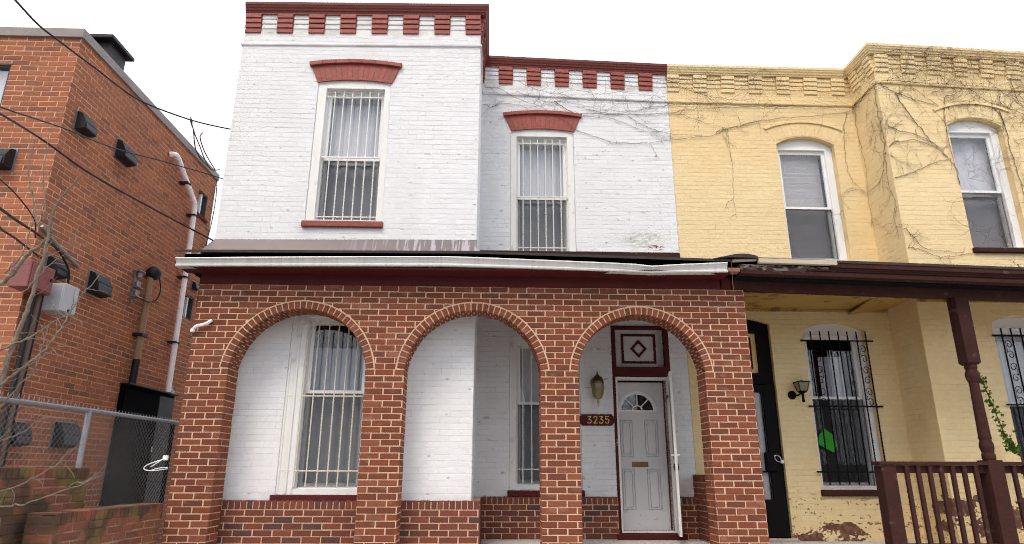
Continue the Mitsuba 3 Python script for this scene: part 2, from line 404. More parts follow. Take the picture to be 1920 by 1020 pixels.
def c_pave(p, n, uv): return mix((0.46, 0.45, 0.43), (0.36, 0.35, 0.335), fbm(p.x * 2, p.y * 2)) * (0.85 + .3 * fbm(p.x * 40, p.y * 40))
pbr('m_pavement', proc(c_pave), 0.9)
pbr('m_door', proc(c_door), 0.45)
pbr('m_coping', proc(c_coping), 0.6)
pbr('m_bar_white', (0.66, 0.65, 0.60), 0.45)
pbr('m_bar_cream', (0.62, 0.58, 0.46), 0.5)
pbr('m_iron', (0.006, 0.005, 0.006), 0.7, specular=0.1)
pbr('m_black', (0.011, 0.010, 0.013), 0.5, specular=0.3)
pbr('m_hood', (0.035, 0.034, 0.045), 0.45, specular=0.4)
pbr('m_cabinet', (0.0035, 0.003, 0.004), 0.8, specular=0.03)
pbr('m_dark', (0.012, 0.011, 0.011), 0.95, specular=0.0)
pbr('m_ceiling', proc(c_ceil), 0.8, specular=0.2)
pbr('m_curtain', (0.46, 0.47, 0.53), 0.9)
pbr('m_curtain_grey', (0.46, 0.47, 0.52), 0.9)
pbr('m_blind', (0.68, 0.67, 0.70), 0.6)
pbr('m_vinyl', (0.72, 0.72, 0.73), 0.4)
pbr('m_vinyl_grey', (0.34, 0.33, 0.34), 0.5)
pbr('m_pvc', (0.90, 0.86, 0.89), 0.35)
pbr('m_conduit', (0.27, 0.16, 0.09), 0.6)
pbr('m_red_box', (0.20, 0.062, 0.058), 0.5)
pbr('m_grey_box', (0.42, 0.43, 0.46), 0.45)
pbr('m_white_plain', (0.78, 0.78, 0.78), 0.5)
pbr('m_brass', (0.42, 0.31, 0.12), 0.28, metallic=0.9)
pbr('m_brass_dark', (0.16, 0.11, 0.06), 0.35, metallic=0.8)
pbr('m_steel', (0.55, 0.55, 0.56), 0.3, metallic=0.9)
pbr('m_gold_paint', (0.62, 0.42, 0.12), 0.45)
pbr('m_yellow_paint', (0.72, 0.51, 0.22), 0.6)
pbr('m_pale_wood', (0.42, 0.36, 0.27), 0.8)
pbr('m_rust', (0.22, 0.10, 0.07), 0.8)
pbr('m_duct', (0.13, 0.075, 0.055), 0.7)
pbr('m_wire', (0.26, 0.25, 0.25), 0.5)
def c_crown(p, n, uv): return mix((0.17, 0.036, 0.028), (0.10, 0.024, 0.020), fbm(p.x * 6, p.y * 6, p.z * 30)) * (0.8 + .4 * fbm(p.x * 40, p.y * 40, p.z * 40))
pbr('m_crown', proc(c_crown), 0.6, specular=0.3)
pbr('m_curtain_blue', (0.27, 0.30, 0.36), 0.9)
pbr('m_grey_panel', (0.34, 0.34, 0.37), 0.35)
scene['m_leaf'] = {'type': 'principledthin', 'base_color': {'type': 'rgb', 'value': [0.075, 0.14, 0.022]}, 'roughness': 0.5, 'diff_trans': 0.6}
scene['m_green_paper'] = {'type': 'principledthin', 'base_color': {'type': 'rgb', 'value': [0.06, 0.40, 0.05]}, 'roughness': 0.6, 'diff_trans': 0.5}
scene['m_glass'] = {'type': 'thindielectric'}
scene['m_lamp_glass'] = {'type': 'principledthin', 'base_color': {'type': 'rgb', 'value': [0.5, 0.45, 0.3]}, 'roughness': 0.25, 'spec_trans': 0.7}
scene['m_screen'] = {'type': 'mask', 'opacity': 0.46, 'bsdf': {'type': 'twosided', 'bsdf': {'type': 'diffuse', 'reflectance': {'type': 'rgb', 'value': [0.045, 0.045, 0.05]}}}}

# ================================================================ THE GROUND
add('ground', trimesh.Trimesh([[-400, -400, 0], [400, -400, 0], [400, 400, 0], [-400, 400, 0]], [[0, 1, 2], [0, 2, 3]]), 'm_ground', kind='structure')
add('pavement', box(-60, 60, 1.2, 4.2, -.05, .10), 'm_pavement', kind='structure')
add('front_yard', box(-3.3, 60, 4.21, 7.30, -.05, .06), 'm_pavement', kind='structure')
add('road', trimesh.Trimesh([[-200, -9, .004], [200, -9, .004], [200, 1.2, .004], [-200, 1.2, .004]], [[0, 1, 2], [0, 2, 3]]), 'm_roof', kind='structure')

# ================================================================ HOUSES
WH = thing('white_row_house', 'two-storey row house of white painted brick with dark red cornice blocks and window heads', 'house')
YH = thing('yellow_row_house', 'two-storey row house of yellow painted brick with bare vines over its upper bay', 'house')

# plan of the fronts, and how the settled cornice lies at each corner
WPATH = [(-3.5, 13.0), (-3.5, B), (-0.235, B), (-0.235, R), (2.70, R)]
WDZ = [0.0, 0.0, 0.05, 0.06, -0.03]
YPATH = [(2.70, R), (5.65, R), (5.65, YB), (9.6, YB)]
YDZ = [-0.03, -0.045, -0.05, -0.22]
S = 7.21
def lift(x, y):
    if y < B + .05 and x < 0: return np.interp(x, [-3.5, -.235], [0, .05])
    if x < 2.7: return np.interp(x, [-.235, 2.7], [.06, -.03])
    if x < 5.66 and y > YB + .1: return np.interp(x, [2.7, 5.65], [-.03, -.045])
    return np.interp(x, [5.65, 9.6], [-.05, -.22])
TOP = 7.62

def top_edge(x0, x1, y, n=2):
    return [(x, TOP + lift(x, y) + .2) for x in np.linspace(x1, x0, n)]

def wall(house, name, fr, poly, mats, label=None, seed=1, thick=0.3, **kw):
    k = add(name, slab(fr, poly, -thick, 0), mats[1], house, label=label)
    bricks(k, fr, poly, mats[0], seed=seed, **kw)
    return k
WM, YM = ('m_white_brick', 'm_white_mortar'), ('m_yellow_brick', 'm_yellow_mortar')
PAINT = dict(proud=0.0026, bev=0.0020, joint=0.0062, hjoint=0.0036, jitter=0.0014, deep=0.002)
YPAINT = dict(proud=0.0022, bev=0.002, joint=0.006, hjoint=0.003, jitter=0.0016, deep=0.002)

WIN_BAY_UP = (-2.415, -1.435, 4.62, 6.62, .05)
WIN_BAY_LOW = (-2.43, -1.44, 1.345, 3.45, .06)
WIN_REC_UP = (.225, 1.19, 4.645, 6.60, .05)
WIN_REC_LOW = (.22, 1.19, 1.37, 3.40, .06)
DOOR_W = (1.645, 2.445, .80, 3.57)
YWIN_UP = (4.345, 5.25, 4.55, 6.48, .13)
YWIN_LOW = (4.38, 5.285, 1.385, 3.54, .12)
YDOOR = (2.98, 3.91, .78, 3.62, .09)
YBWIN_UP = (6.59, 7.40, 4.57, 6.47, .13)
YBWIN_LOW = (6.62, 7.43, 1.385, 3.52, .10)

fB, fR, fYB = front(B), front(R), front(YB)
bay_poly = Polygon([(-3.5, 0), (-.235, 0)] + top_edge(-3.5, -.235, B)) - arch_top(*WIN_BAY_UP) - arch_top(*WIN_BAY_LOW)
rec_poly = Polygon([(-.235 + .3, 0), (2.70, 0)] + top_edge(.065, 2.70, R)) - arch_top(*WIN_REC_UP) - arch_top(*WIN_REC_LOW) - sbox(DOOR_W[0], DOOR_W[2], DOOR_W[1], DOOR_W[3])
rec_face = Polygon([(-.235, 0), (2.70, 0)] + top_edge(-.235, 2.70, R)) - arch_top(*WIN_REC_UP) - arch_top(*WIN_REC_LOW) - sbox(DOOR_W[0], DOOR_W[2], DOOR_W[1], DOOR_W[3])
def lintel_zone(x0, x1, z, rise=.05): return arch_top(x0 - .02, x1 + .02, z - .01, z + .30, rise)
WBAY = add('bay_wall', slab(fB, bay_poly, -.3, 0), WM[1], WH)
bricks(WBAY, fB, (bay_poly - lintel_zone(-2.44, -1.41, 6.62)).intersection(sbox(-3.5, .0, -.235, S + .19)).intersection(sbox(-3.5, 1.29, -.235, 9)) if False else
       (bay_poly - arch_top(-2.50, -1.36, 6.64, 6.90, .06)).intersection(sbox(-3.5, 1.28, -.235, S + .16)), WM[0], seed=11, course=.0705, length=.222, u0=-3.5, v0=.02, **PAINT)
WREC = add('recessed_wall', slab(fR, rec_face, -.3, 0), WM[1], WH)
bricks(WREC, fR, (rec_face - arch_top(.13, 1.28, 6.62, 6.90, .06)).intersection(sbox(-.235, 1.28, 2.70, S + .13)), WM[0], seed=12, course=.0705, length=.222, u0=-.3, v0=.02, **PAINT)
fl = facing_left(-3.5); fr_ = facing_right(-.235)
k = add('side_wall', slab(fl, sbox(-13, 0, -(B + .302), TOP + .1), -.3, -.002), WM[1], WH)
bricks(k, fl, sbox(-13, 0.1, -B, S), WM[0], seed=13, course=.0705, length=.222, v0=.02, **PAINT)
k = add('return_wall', slab(fr_, sbox(B + .302, 0, R, TOP + .14), -.3, -.002), WM[1], WH)
bricks(k, fr_, sbox(B, 1.28, R, S + .1), WM[0], seed=14, course=.0705, length=.222, v0=.02, **PAINT)
add('rear_wall', box(-3.5, 2.70, 13.0, 13.25, 0, TOP), WM[1], WH)
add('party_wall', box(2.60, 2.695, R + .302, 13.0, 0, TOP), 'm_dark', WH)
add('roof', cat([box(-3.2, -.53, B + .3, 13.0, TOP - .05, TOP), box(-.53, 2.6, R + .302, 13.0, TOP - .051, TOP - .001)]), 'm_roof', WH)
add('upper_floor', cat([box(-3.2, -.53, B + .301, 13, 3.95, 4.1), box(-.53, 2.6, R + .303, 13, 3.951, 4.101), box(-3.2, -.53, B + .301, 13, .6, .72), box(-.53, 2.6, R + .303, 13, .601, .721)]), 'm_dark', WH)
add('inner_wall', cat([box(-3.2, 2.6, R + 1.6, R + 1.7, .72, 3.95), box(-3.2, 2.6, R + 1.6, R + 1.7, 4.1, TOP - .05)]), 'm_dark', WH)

# wall below the painted part: brick skirt capped with bricks on edge
def skirt(house, name, fr, u0, u1, top, proud_y, seed):
    k = add(name, slab(fr, sbox(u0, 0, u1, top - .012), -.10, 0), 'm_porch_mortar', house)
    bricks(k, fr, sbox(u0 - .004, .5, u1 + .004, top - .094), 'm_wainscot_brick', seed=seed, v0=top - .094 - 20 * .0691, u0=u0 + .05)
    rng = np.random.default_rng(seed + 50); n = int(round((u1 - u0) / .0677)); w = (u1 - u0) / n
    for i in range(n):
        a = u0 + i * w
        lay(k, 'm_wainscot_brick', *piece(fr, [(a + .0045, top - .089), (a + w - .0045, top - .089), (a + w - .0045, top + rng.normal(0, .001)), (a + .0045, top + rng.normal(0, .001))], -.10, .006, .003, rng))
skirt(WH, 'brick_skirt', front(B - .10), -3.5, -.135, 1.285, .1, 21)
skirt(WH, 'brick_skirt', front(R - .10), -.135, 1.63, 1.288, .1, 22)
skirt(WH, 'brick_skirt', front(R - .10), 2.46, 2.66, 1.288, .1, 23)
kk = add('brick_skirt', slab(facing_right(-.135), sbox(B - .10, 0, R - .101, 1.273), -.099, -.001), 'm_porch_mortar', WH)
bricks(kk, facing_right(-.135), sbox(B - .102, .5, R - .10, 1.285), 'm_wainscot_brick', seed=24)

# ---- cornices -------------------------------------------------------------
CROWN = [(0, .475), (.062, .48), (.066, .505), (.078, .508), (.084, .53), (.098, .55), (.104, .575), (.112, .578), (.112, .62), (0, .625)]
STRING = [(0, -.016), (.020, -.014), (.024, -.004), (.024, .010), (.018, .015), (0, .017)]
CO = add('cornice', sweep(WPATH[1:], WDZ[1:], CROWN, S), 'm_crown', WH, label='dark red moulded cornice along the roof edge', uv=None)
add('string_course', sweep(WPATH, WDZ, STRING, S), 'm_white_mortar', WH)
YCO = add('cornice', sweep(YPATH, YDZ, CROWN, S), 'm_yellow_brick', YH)
add('string_course', sweep(YPATH, YDZ, STRING, S), 'm_yellow_mortar', YH)

def corbels(holder, fr, base_x, x0, x1, first, width, period, mat_a, mat_b, lift_fn, seed, deep0=.010, step=.013):
    """Corbelled blocks: four courses that step out, between spans of three shallower courses."""
    rng = np.random.default_rng(seed); h = .0715
    def course(a, b, i, out, mat):
        a, b = max(a, x0), min(b, x1)
        if b - a < .03: return
        za, zb = S + .185 + i * h + lift_fn(a), S + .185 + i * h + lift_fn(b)
        lay(holder, mat, *piece(fr, [(a + .002, za + .003), (b - .002, zb + .003), (b - .002, zb + h - .004), (a + .002, za + h - .004)], -.01, out + rng.normal(0, .0012), .004, rng), name='corbel_brick')
    x = first - period
    while x < x1:
        for i in range(4): course(x, x + width, i, deep0 + .012 + step * i, mat_a)
        for i in range(1, 4): course(x + width, x + period, i, deep0 + step * (i - 1) * .8, mat_b)
        x += period
def corbel_back(house, holder, fr, x0, x1, mat, lift_fn):
    add('corbel_band', slab(fr, Polygon([(x0, S + .38 + lift_fn(x0)), (x1, S + .38 + lift_fn(x1)), (x1, S + .455 + lift_fn(x1)), (x0, S + .455 + lift_fn(x0))]), 0, .07), mat, house)
corbels(CO, fB, 0, -3.5, -.235, -3.495, .22, .4355, 'm_red_brick', 'm_white_brick', lambda x: lift(x, B), 31)
corbels(CO, fR, 0, -.235, 2.70, .03, .222, .443, 'm_red_brick', 'm_white_brick', lambda x: lift(x, R), 32)
corbels(CO, fr_, 0, B, R, B + .01, .2, .4, 'm_red_brick', 'm_white_brick', lambda u: .055, 33)
corbels(YCO, fR, 0, 2.70, 5.65, 2.70 - .025, .215, .4437, 'm_yellow_brick', 'm_yellow_brick', lambda x: lift(x, R), 34)
corbels(YCO, fYB, 0, 5.65, 9.6, 5.66, .205, .40, 'm_yellow_brick', 'm_yellow_brick', lambda x: lift(x, YB), 35)
corbels(YCO, facing_left(5.65), 0, -R, -YB, -R + .1, .2, .4, 'm_yellow_brick', 'm_yellow_brick', lambda u: -.047, 36)
def strip(house, fr, x0, x1, mat, fn):
    add('corbel_course', slab(fr, Polygon([(x0, S + .462 + fn(x0)), (x1, S + .462 + fn(x1)), (x1, S + .474 + fn(x1)), (x0, S + .474 + fn(x0))]), 0, .058), mat, house)
strip(WH, fB, -3.5, -.235, 'm_red_brick', lambda x: lift(x, B)); strip(WH, fR, -.235, 2.7, 'm_red_brick', lambda x: lift(x, R))

# ---- window heads: brick arch of upright bricks under a projecting lip ----
def head(house, fr, x0, x1, z, mat, h=.25, rise=.045, lip=.058, splay=.055, seed=41, out=.022, n=15, lipout=.036, label=None):
    """z: springing of the soffit at x0 and x1."""
    rng = np.random.default_rng(seed); a = (x1 - x0) / 2; cx = (x0 + x1) / 2
    r0 = (a * a + rise * rise) / (2 * rise); cz = z + rise - r0
    th = math.asin(a / r0)
    def pt(t, r, f): return (cx + (r0 + r) * math.sin(t) + f * splay * (t / th), cz + (r0 + r) * math.cos(t))
    ts = np.linspace(-th, th, n + 1)
    outline = [pt(t, 0, 0) for t in ts] + [pt(t, h, 1) for t in ts[::-1]]
    k = add('window_head', slab(fr, Polygon(outline).buffer(0), -.002, out - .005), mat, house, label=label)
    for i in range(n):
        t0, t1 = ts[i] + .0012 * th, ts[i + 1] - .0012 * th
        e = .0015
        q = [pt(t0, e, 0), pt(t1, e, 0), pt(t1, h - e, 1), pt(t0, h - e, 1)]
        lay(k, mat, *piece(fr, q, 0, out + rng.normal(0, .0008), .002, rng), name='head_brick')
    m = 7; t2 = np.linspace(-th * 1.03, th * 1.03, m + 1)
    for i in range(m):
        q = [pt(t2[i], h, 1), pt(t2[i + 1], h, 1), pt(t2[i + 1], h + lip, 1.04), pt(t2[i], h + lip, 1.04)]
        q[1] = (q[1][0] - .002, q[1][1]); q[2] = (q[2][0] - .002, q[2][1])
        lay(k, mat, *piece(fr, q, 0, out + lipout + rng.normal(0, .001), .004, rng), name='head_brick')
    return k
head(WH, fB, -2.425, -1.425, 6.628, 'm_red_brick', seed=41)
head(WH, fR, .235, 1.20, 6.612, 'm_red_brick', seed=42)
head(YH, fR, 4.33, 5.26, 6.515, 'm_yellow_brick', seed=43, rise=.105, h=.225, splay=.03, out=.006, lip=.04, lipout=.022)
head(YH, fYB, 6.575, 7.415, 6.50, 'm_yellow_brick', seed=44, rise=.10, h=.215, splay=.03, out=.006, lip=.04, lipout=.022)

# ---- windows --------------------------------------------------------------
def ring_mesh(fr, outer, inner, n0, n1): return slab(fr, outer - inner, n0, n1)
def sheet(x0, x1, y, z0, z1): return trimesh.Trimesh([[x0, y, z0], [x1, y, z0], [x1, y, z1], [x0, y, z1]], [[0, 1, 2], [0, 2, 3]])
def drape(x0, x1, y, z0, z1, folds, depth, seed):
    rng = np.random.default_rng(seed); n = 90; x = np.linspace(x0, x1, n); t = np.linspace(0, 1, n)
    ph = np.cumsum(rng.uniform(.5, 1.6, n)); ph = ph / ph[-1] * folds * 2 * np.pi
    d = depth * np.sin(ph) * (.6 + .4 * np.sin(7 * t + seed))
    v = [[xx, y + dd, z] for z in (z0, z1) for xx, dd in zip(x, d)]
    f = []
    for i in range(n - 1): f += [[i, i + 1, n + i + 1], [i, n + i + 1, n + i]]
    return trimesh.Trimesh(np.array(v), np.array(f), process=False)

def window(house, fr, dims, zmeet, casing=(.115, .08), low=.03, headh=.06, label=None, mat='m_trim', barmat='m_bar_white', bars=None, curtain=('m_curtain', 7), screen=True,
           rails=(), inset=.012, blind=False, steps=(), sash_mat='m_vinyl', lowcurtain='m_curtain_grey', cx=None, ctop=None, fold=.026):
    x0, x1, z0, z1, rise = dims; y = -fr.O[1] * -1
    w = thing('window', label, None, None, house)
    outer = arch_top(x0 + .004, x1 - .004, z0 + .003, z1 - .003, rise)
    xi0, xi1, zi0, zi1 = x0 + casing[0], x1 - casing[1], z0 + low, z1 - headh
    inner = sbox(xi0, zi0, xi1, zi1)
    add('frame', slab(fr, outer - inner, -.16, -inset), mat, w)
    # a stepped stop inside the casing
    add('stop', slab(fr, sbox(xi0 - .002, zi0 - .002, xi1 + .002, zi1 + .002) - sbox(xi0 + .018, zi0 + .012, xi1 - .018, zi1 - .018), -.12, -.075), mat, w)
    a0, a1, b0, b1 = xi0 + .016, xi1 - .016, zi0 + .010, zi1 - .016
    up = sbox(a0, zmeet - .018, a1, b1); dn = sbox(a0, b0, a1, zmeet + .02)
    st = .042
    add('sash', slab(fr, up - sbox(a0 + st, zmeet + .018, a1 - st, b1 - st - .02), -.15, -.118), sash_mat, w)
    add('sash', slab(fr, dn - sbox(a0 + st, b0 + .05, a1 - st, zmeet - .016), -.19, -.152), sash_mat, w)
    add('pane', sheet(a0 + st - .004, a1 - st + .004, fr.O[1] + .134, zmeet + .012, b1 - st - .016), 'm_glass', w)
    add('pane', sheet(a0 + st - .004, a1 - st + .004, fr.O[1] + .172, b0 + .045, zmeet - .012), 'm_glass', w)
    if screen: add('insect_screen', sheet(a0 + .01, a1 - .01, fr.O[1] + .126, b0 + .012, zmeet - .012), 'm_screen', w)
    yc = fr.O[1] + .27
    if steps:
        for i, xx in enumerate(steps): add('moulding', slab(fr, sbox(xx, zi0 - low + .01, xx + .022, z1 - .01), -inset, -inset + (.012 if i % 2 == 0 else .02)), mat, w)
    if blind:
        ms = []; rng = np.random.default_rng(int(x0 * 10))
        z = b1 - .02
        while z > b0 + .02:
            gap = 1 if rng.random() > .04 else 3
            s = box(a0 + .02, a1 - .02, yc - .012, yc + .012, z - .001, z + .001)
            s.apply_transform(trimesh.transformations.rotation_matrix(math.radians(-52 + rng.normal(0, 4)), [1, 0, 0], [0, yc, z])); ms.append(s); z -= .021
        add('blind', cat(ms), 'm_blind', w, kind='stuff')
    else:
        add('curtain', drape(*(cx or (xi0 - .03, xi1 + .03)), yc, zmeet - .02, ctop or zi1 + .05, curtain[1], fold, int(abs(x0) * 37)), curtain[0], w)
        add('curtain', drape(xi0 - .03, xi1 + .03, yc + .03, zi0 - .05, zmeet - .02, curtain[1], .026, int(abs(x0) * 41)), lowcurtain, w)
    if bars:
        yb = fr.O[1] + bars.get('y', .05)
        for x in bars['x']:
            add('bar', tube([[x, yb, bars['z0']], [x, yb, bars['z1']]], .0072, 8), barmat, w, smooth=40)
        for (za, hh, e0, e1) in rails:
            add('bar_rail', box(e0, e1, yb - .012, yb + .006, za - hh, za + hh, .002), barmat, w)
    return w

def sill(house, x0, x1, y, z0, z1, mat, out=.05, label=None):
    add('sill', box(x0, x1, y - out, y + .12, z0, z1, .006), mat, house, label=label)

window(WH, fB, WIN_BAY_UP, 5.55, bars=dict(x=[-2.187, -2.07, -1.953, -1.836, -1.72, -1.602], z0=4.655, z1=6.54), rails=[(6.44, .006, -2.30, -1.515), (5.545, .012, -2.31, -1.505), (4.705, .006, -2.30, -1.51)],
       curtain=('m_curtain', 5))
sill(WH, -2.44, -1.42, B, 4.54, 4.618, 'm_red_brick')
window(WH, fB, WIN_BAY_LOW, 2.50, casing=(.19, .075), low=.06, bars=dict(x=[-2.234, -2.108, -1.985, -1.868, -1.751, -1.633], z0=1.43, z1=3.34, y=.02), barmat='m_bar_cream',
       rails=[(3.29, .006, -2.32, -1.50), (2.44, .007, -2.40, -1.47), (1.60, .007, -2.40, -1.47)], curtain=('m_curtain_blue', 6), screen=True, steps=(-2.425, -2.335, -2.268), ctop=3.05, fold=.05)
sill(WH, -2.46, -1.42, B, 1.282, 1.343, 'm_maroon', .08)
window(WH, fR, WIN_REC_UP, 5.55, casing=(.088, .10), bars=dict(x=[.415, .525, .64, .755, .866, .985], z0=4.68, z1=6.52), rails=[(6.43, .006, .32, 1.09), (5.545, .010, .32, 1.10), (4.74, .006, .31, 1.10)], curtain=('m_curtain', 5))
window(WH, fR, WIN_REC_LOW, 2.50, casing=(.095, .10), low=.055, bars=dict(x=[.405, .524, .64, .757, .875, .99], z0=1.45, z1=3.30, y=.03), rails=[(3.27, .006, .27, 1.13), (2.48, .007, .25, 1.15), (1.63, .006, .25, 1.15)],
       curtain=('m_curtain_grey', 4), screen=True, lowcurtain='m_curtain_grey')
sill(WH, .20, 1.21, R, 1.290, 1.367, 'm_maroon', .06)

# ---- the white house's door ----------------------------------------------
D = thing('door', 'white four-panel front door with a fan-shaped light', None, None, WH)
dx0, dx1 = 1.705, 2.365
def fan(r, cx=1.995, cz=2.41, n=28, e=0.0): return Polygon([(cx + r * math.cos(t), cz - e + max(0, r * math.sin(t))) for t in np.linspace(0, math.pi, n)])
slab_poly = sbox(dx0, .868, dx1, 2.80)
light = fan(.235)
grooves = []
for (a, b) in ((1.745, 1.915), (2.085, 2.265)):
    for (c, d) in ((1.80, 2.28), (1.12, 1.64)):
        o = sbox(a, c, b, d); i_ = o.buffer(-.030, join_style=2)
        grooves += [o - o.buffer(-.007, join_style=2), i_ - i_.buffer(-.006, join_style=2)]
add('leaf', slab(fR, slab_poly - light - unary_union(grooves), -.20, -.155), 'm_door', D)
add('leaf_core', slab(fR, sbox(dx0 + .01, .88, dx1 - .01, 2.38), -.21, -.185), 'm_door', D)
rim = fan(.265) - fan(.222)
spokes = [Polygon([(1.995 + .06 * math.cos(t) - .007 * math.sin(t), 2.41 + .06 * math.sin(t) + .007 * math.cos(t)), (1.995 + .24 * math.cos(t) - .007 * math.sin(t), 2.41 + .24 * math.sin(t) + .007 * math.cos(t)),
                   (1.995 + .24 * math.cos(t) + .007 * math.sin(t), 2.41 + .24 * math.sin(t) - .007 * math.cos(t)), (1.995 + .06 * math.cos(t) + .007 * math.sin(t), 2.41 + .06 * math.sin(t) - .007 * math.cos(t))]) for t in (math.radians(45), math.radians(90), math.radians(135))]
add('fanlight_frame', slab(fR, unary_union([rim, sbox(1.73, 2.395, 2.26, 2.418), fan(.075) - fan(.06)] + spokes), -.157, -.143), 'm_vinyl', D)
add('fanlight_pane', sheet(1.75, 2.24, R + .172, 2.405, 2.65), 'm_glass', D)
for (a, b) in ((1.745, 1.915), (2.085, 2.265)):
    for (c, d) in ((1.80, 2.28), (1.12, 1.64)):
        add('panel', slab(fR, sbox(a, c, b, d).buffer(-.040, join_style=2), -.156, -.149), 'm_door', D)
ms = slab(fR, sbox(1.885, 1.665, 2.105, 1.73) , -.156, -.146)
add('mail_slot', cat([slab(fR, sbox(1.885, 1.665, 2.105, 1.73) - sbox(1.902, 1.682, 2.088, 1.713), -.156, -.143), slab(fR, sbox(1.902, 1.682, 2.088, 1.713), -.156, -.150)]), 'm_brass_dark', D, label='small brass mail slot')
DF = add('door_frame', slab(fR, sbox(1.641, .80, 2.449, 3.574) - sbox(1.700, .862, 2.372, 2.832) - sbox(1.70, 2.995, 2.39, 3.535), -.26, .012), 'm_maroon', WH)
add('storm_door_frame', slab(fR, sbox(1.678, .85, 2.405, 2.85) - sbox(1.702, .868, 2.372, 2.815), -.10, .03), 'm_trim', DF)
tr = thing('transom_panel', 'white transom panel with a dark red square and diamond', None, None, WH)
add('board', slab(fR, sbox(1.695, 2.99, 2.395, 3.54), -.14, -.10), 'm_door', tr)
sq = sbox(1.80, 3.055, 2.29, 3.475)
add('square_strip', slab(fR, sq - sq.buffer(-.034, join_style=2), -.101, -.088), 'm_maroon', tr)
dm = Polygon([(2.045, 3.135), (2.165, 3.265), (2.045, 3.395), (1.925, 3.265)])
add('diamond_strip', slab(fR, dm - dm.buffer(-.034, join_style=2), -.101, -.088), 'm_maroon', tr)
add('threshold', box(1.60, 2.50, R - .14, R + .2, .76, .845, .008), 'm_maroon', WH)
# storm door, swung wide open towards the street, seen almost edge-on
sd = thing('storm_door', 'white storm door swung wide open, seen edge-on', None, None, WH)
ux, uy = math.sin(math.radians(-12.2)), -math.cos(math.radians(-12.2))
fs = Frame((2.405, R - .03, 0), (ux, uy, 0), (uy, -ux, 0))
sp = sbox(0, .86, .66, 2.84)
add('leaf_frame', slab(fs, sp - sbox(.07, 1.75, .59, 2.75) - sbox(.07, 1.05, .59, 1.66), -.016, .016), 'm_trim', sd)
add('pane', slab(fs, sbox(.065, 1.745, .595, 2.755), -.003, .003), 'm_lamp_glass', sd)
add('kick_panel', slab(fs, sbox(.065, 1.045, .595, 1.665), -.006, .006), 'm_trim', sd)
hp = fs.w(.61, 1.80, 0.0)
add('handle', cat([trimesh.creation.cylinder(.012, .11, transform=trimesh.geometry.align_vectors([0, 0, 1], fs.N) if True else None)]).apply_translation(hp), 'm_steel', sd)
add('lock', box(hp[0] - .03, hp[0] + .03, hp[1] - .02, hp[1] + .02, 1.62, 1.70, .008), 'm_black', sd)
add('closer', tube([fs.w(.08, 2.55, .04), fs.w(.42, 2.55, .04)], .014, 8), 'm_black', sd, smooth=40)

# ---- yellow house ---------------------------------------------------------
yrec = Polygon([(2.703, 0), (5.65, 0)] + top_edge(2.703, 5.65, R)) - arch_top(*YWIN_UP) - arch_top(*YWIN_LOW) - arch_top(*YDOOR)
YREC = add('recessed_wall', slab(fR, yrec, -.3, 0), YM[1], YH)
ycut = unary_union([arch_top(4.27, 5.32, 6.52, 6.77, .1)])
bricks(YREC, fR, (yrec - ycut).intersection(sbox(2.703, .4, 5.65, S + .13)), YM[0], seed=51, course=.071, length=.222, u0=2.72, **YPAINT)
ybay = Polygon([(5.65, 0), (9.6, 0)] + top_edge(5.65, 9.6, YB)) - arch_top(*YBWIN_UP) - arch_top(*YBWIN_LOW)
YBAY = add('bay_wall', slab(fYB, ybay, -.3, 0), YM[1], YH)
bricks(YBAY, fYB, (ybay - arch_top(6.52, 7.47, 6.50, 6.75, .1)).intersection(Polygon([(5.65, .4), (9.6, .4), (9.6, S - .05), (5.65, S + .13)])), YM[0], seed=52, course=.071, length=.222, u0=5.65, **YPAINT)
fyl = facing_left(5.65)
YRET = add('return_wall', slab(fyl, sbox(-R, 0, -(YB + .302), TOP + .05), -.3, -.001), YM[1], YH)
bricks(YRET, fyl, sbox(-R, .4, -YB, S + .13), YM[0], seed=53, course=.071, length=.222, **YPAINT)
add('rear_wall', box(2.7, 9.6, 13.0, 13.25, 0, TOP), YM[1], YH)
add('side_wall', box(9.35, 9.6, YB + .301, 13.0, 0, TOP - .2), YM[1], YH)
add('roof', cat([box(2.7, 5.95, R + .302, 13, TOP - .06, TOP - .01), box(5.95, 9.35, YB + .302, 13, TOP - .211, TOP - .161)]), 'm_roof', YH)
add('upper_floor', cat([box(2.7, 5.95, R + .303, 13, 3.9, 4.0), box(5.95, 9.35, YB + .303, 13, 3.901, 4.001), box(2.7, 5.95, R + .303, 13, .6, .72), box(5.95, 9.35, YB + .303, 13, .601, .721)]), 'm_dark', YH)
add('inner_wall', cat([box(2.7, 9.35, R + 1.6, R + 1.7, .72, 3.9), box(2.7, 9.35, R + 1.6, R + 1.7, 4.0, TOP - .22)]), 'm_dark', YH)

window(YH, fR, YWIN_UP, 5.46, casing=(.03, .105), low=.06, headh=.045, blind=True, inset=.095, mat='m_vinyl', label=None)
window(YH, fR, YWIN_LOW, 2.60, casing=(.035, .10), low=.03, headh=.05, inset=.095, mat='m_vinyl', curtain=('m_curtain', 6), lowcurtain='m_dark', sash_mat='m_vinyl', cx=(4.68, 5.03), ctop=3.20)
add('sill', box(4.35, 5.31, R - .05, R + .12, 1.305, 1.383, .008), 'm_brown', YH)
window(YH, fYB, YBWIN_UP, 5.47, casing=(.03, .11), low=.01, headh=.055, inset=.095, mat='m_vinyl', curtain=('m_curtain', 1), lowcurtain='m_curtain_grey', sash_mat='m_vinyl')
add('sill', box(6.57, 7.44, YB - .05, YB + .12, 4.495, 4.567, .008), 'm_brown', YH)
window(YH, fYB, YBWIN_LOW, 2.46, casing=(.035, .10), low=.03, headh=.05, inset=.095, mat='m_vinyl', curtain=('m_curtain', 6), lowcurtain='m_dark')
add('sill', box(6.60, 7.45, YB - .05, YB + .12, 1.305, 1.383, .008), 'm_brown', YH)

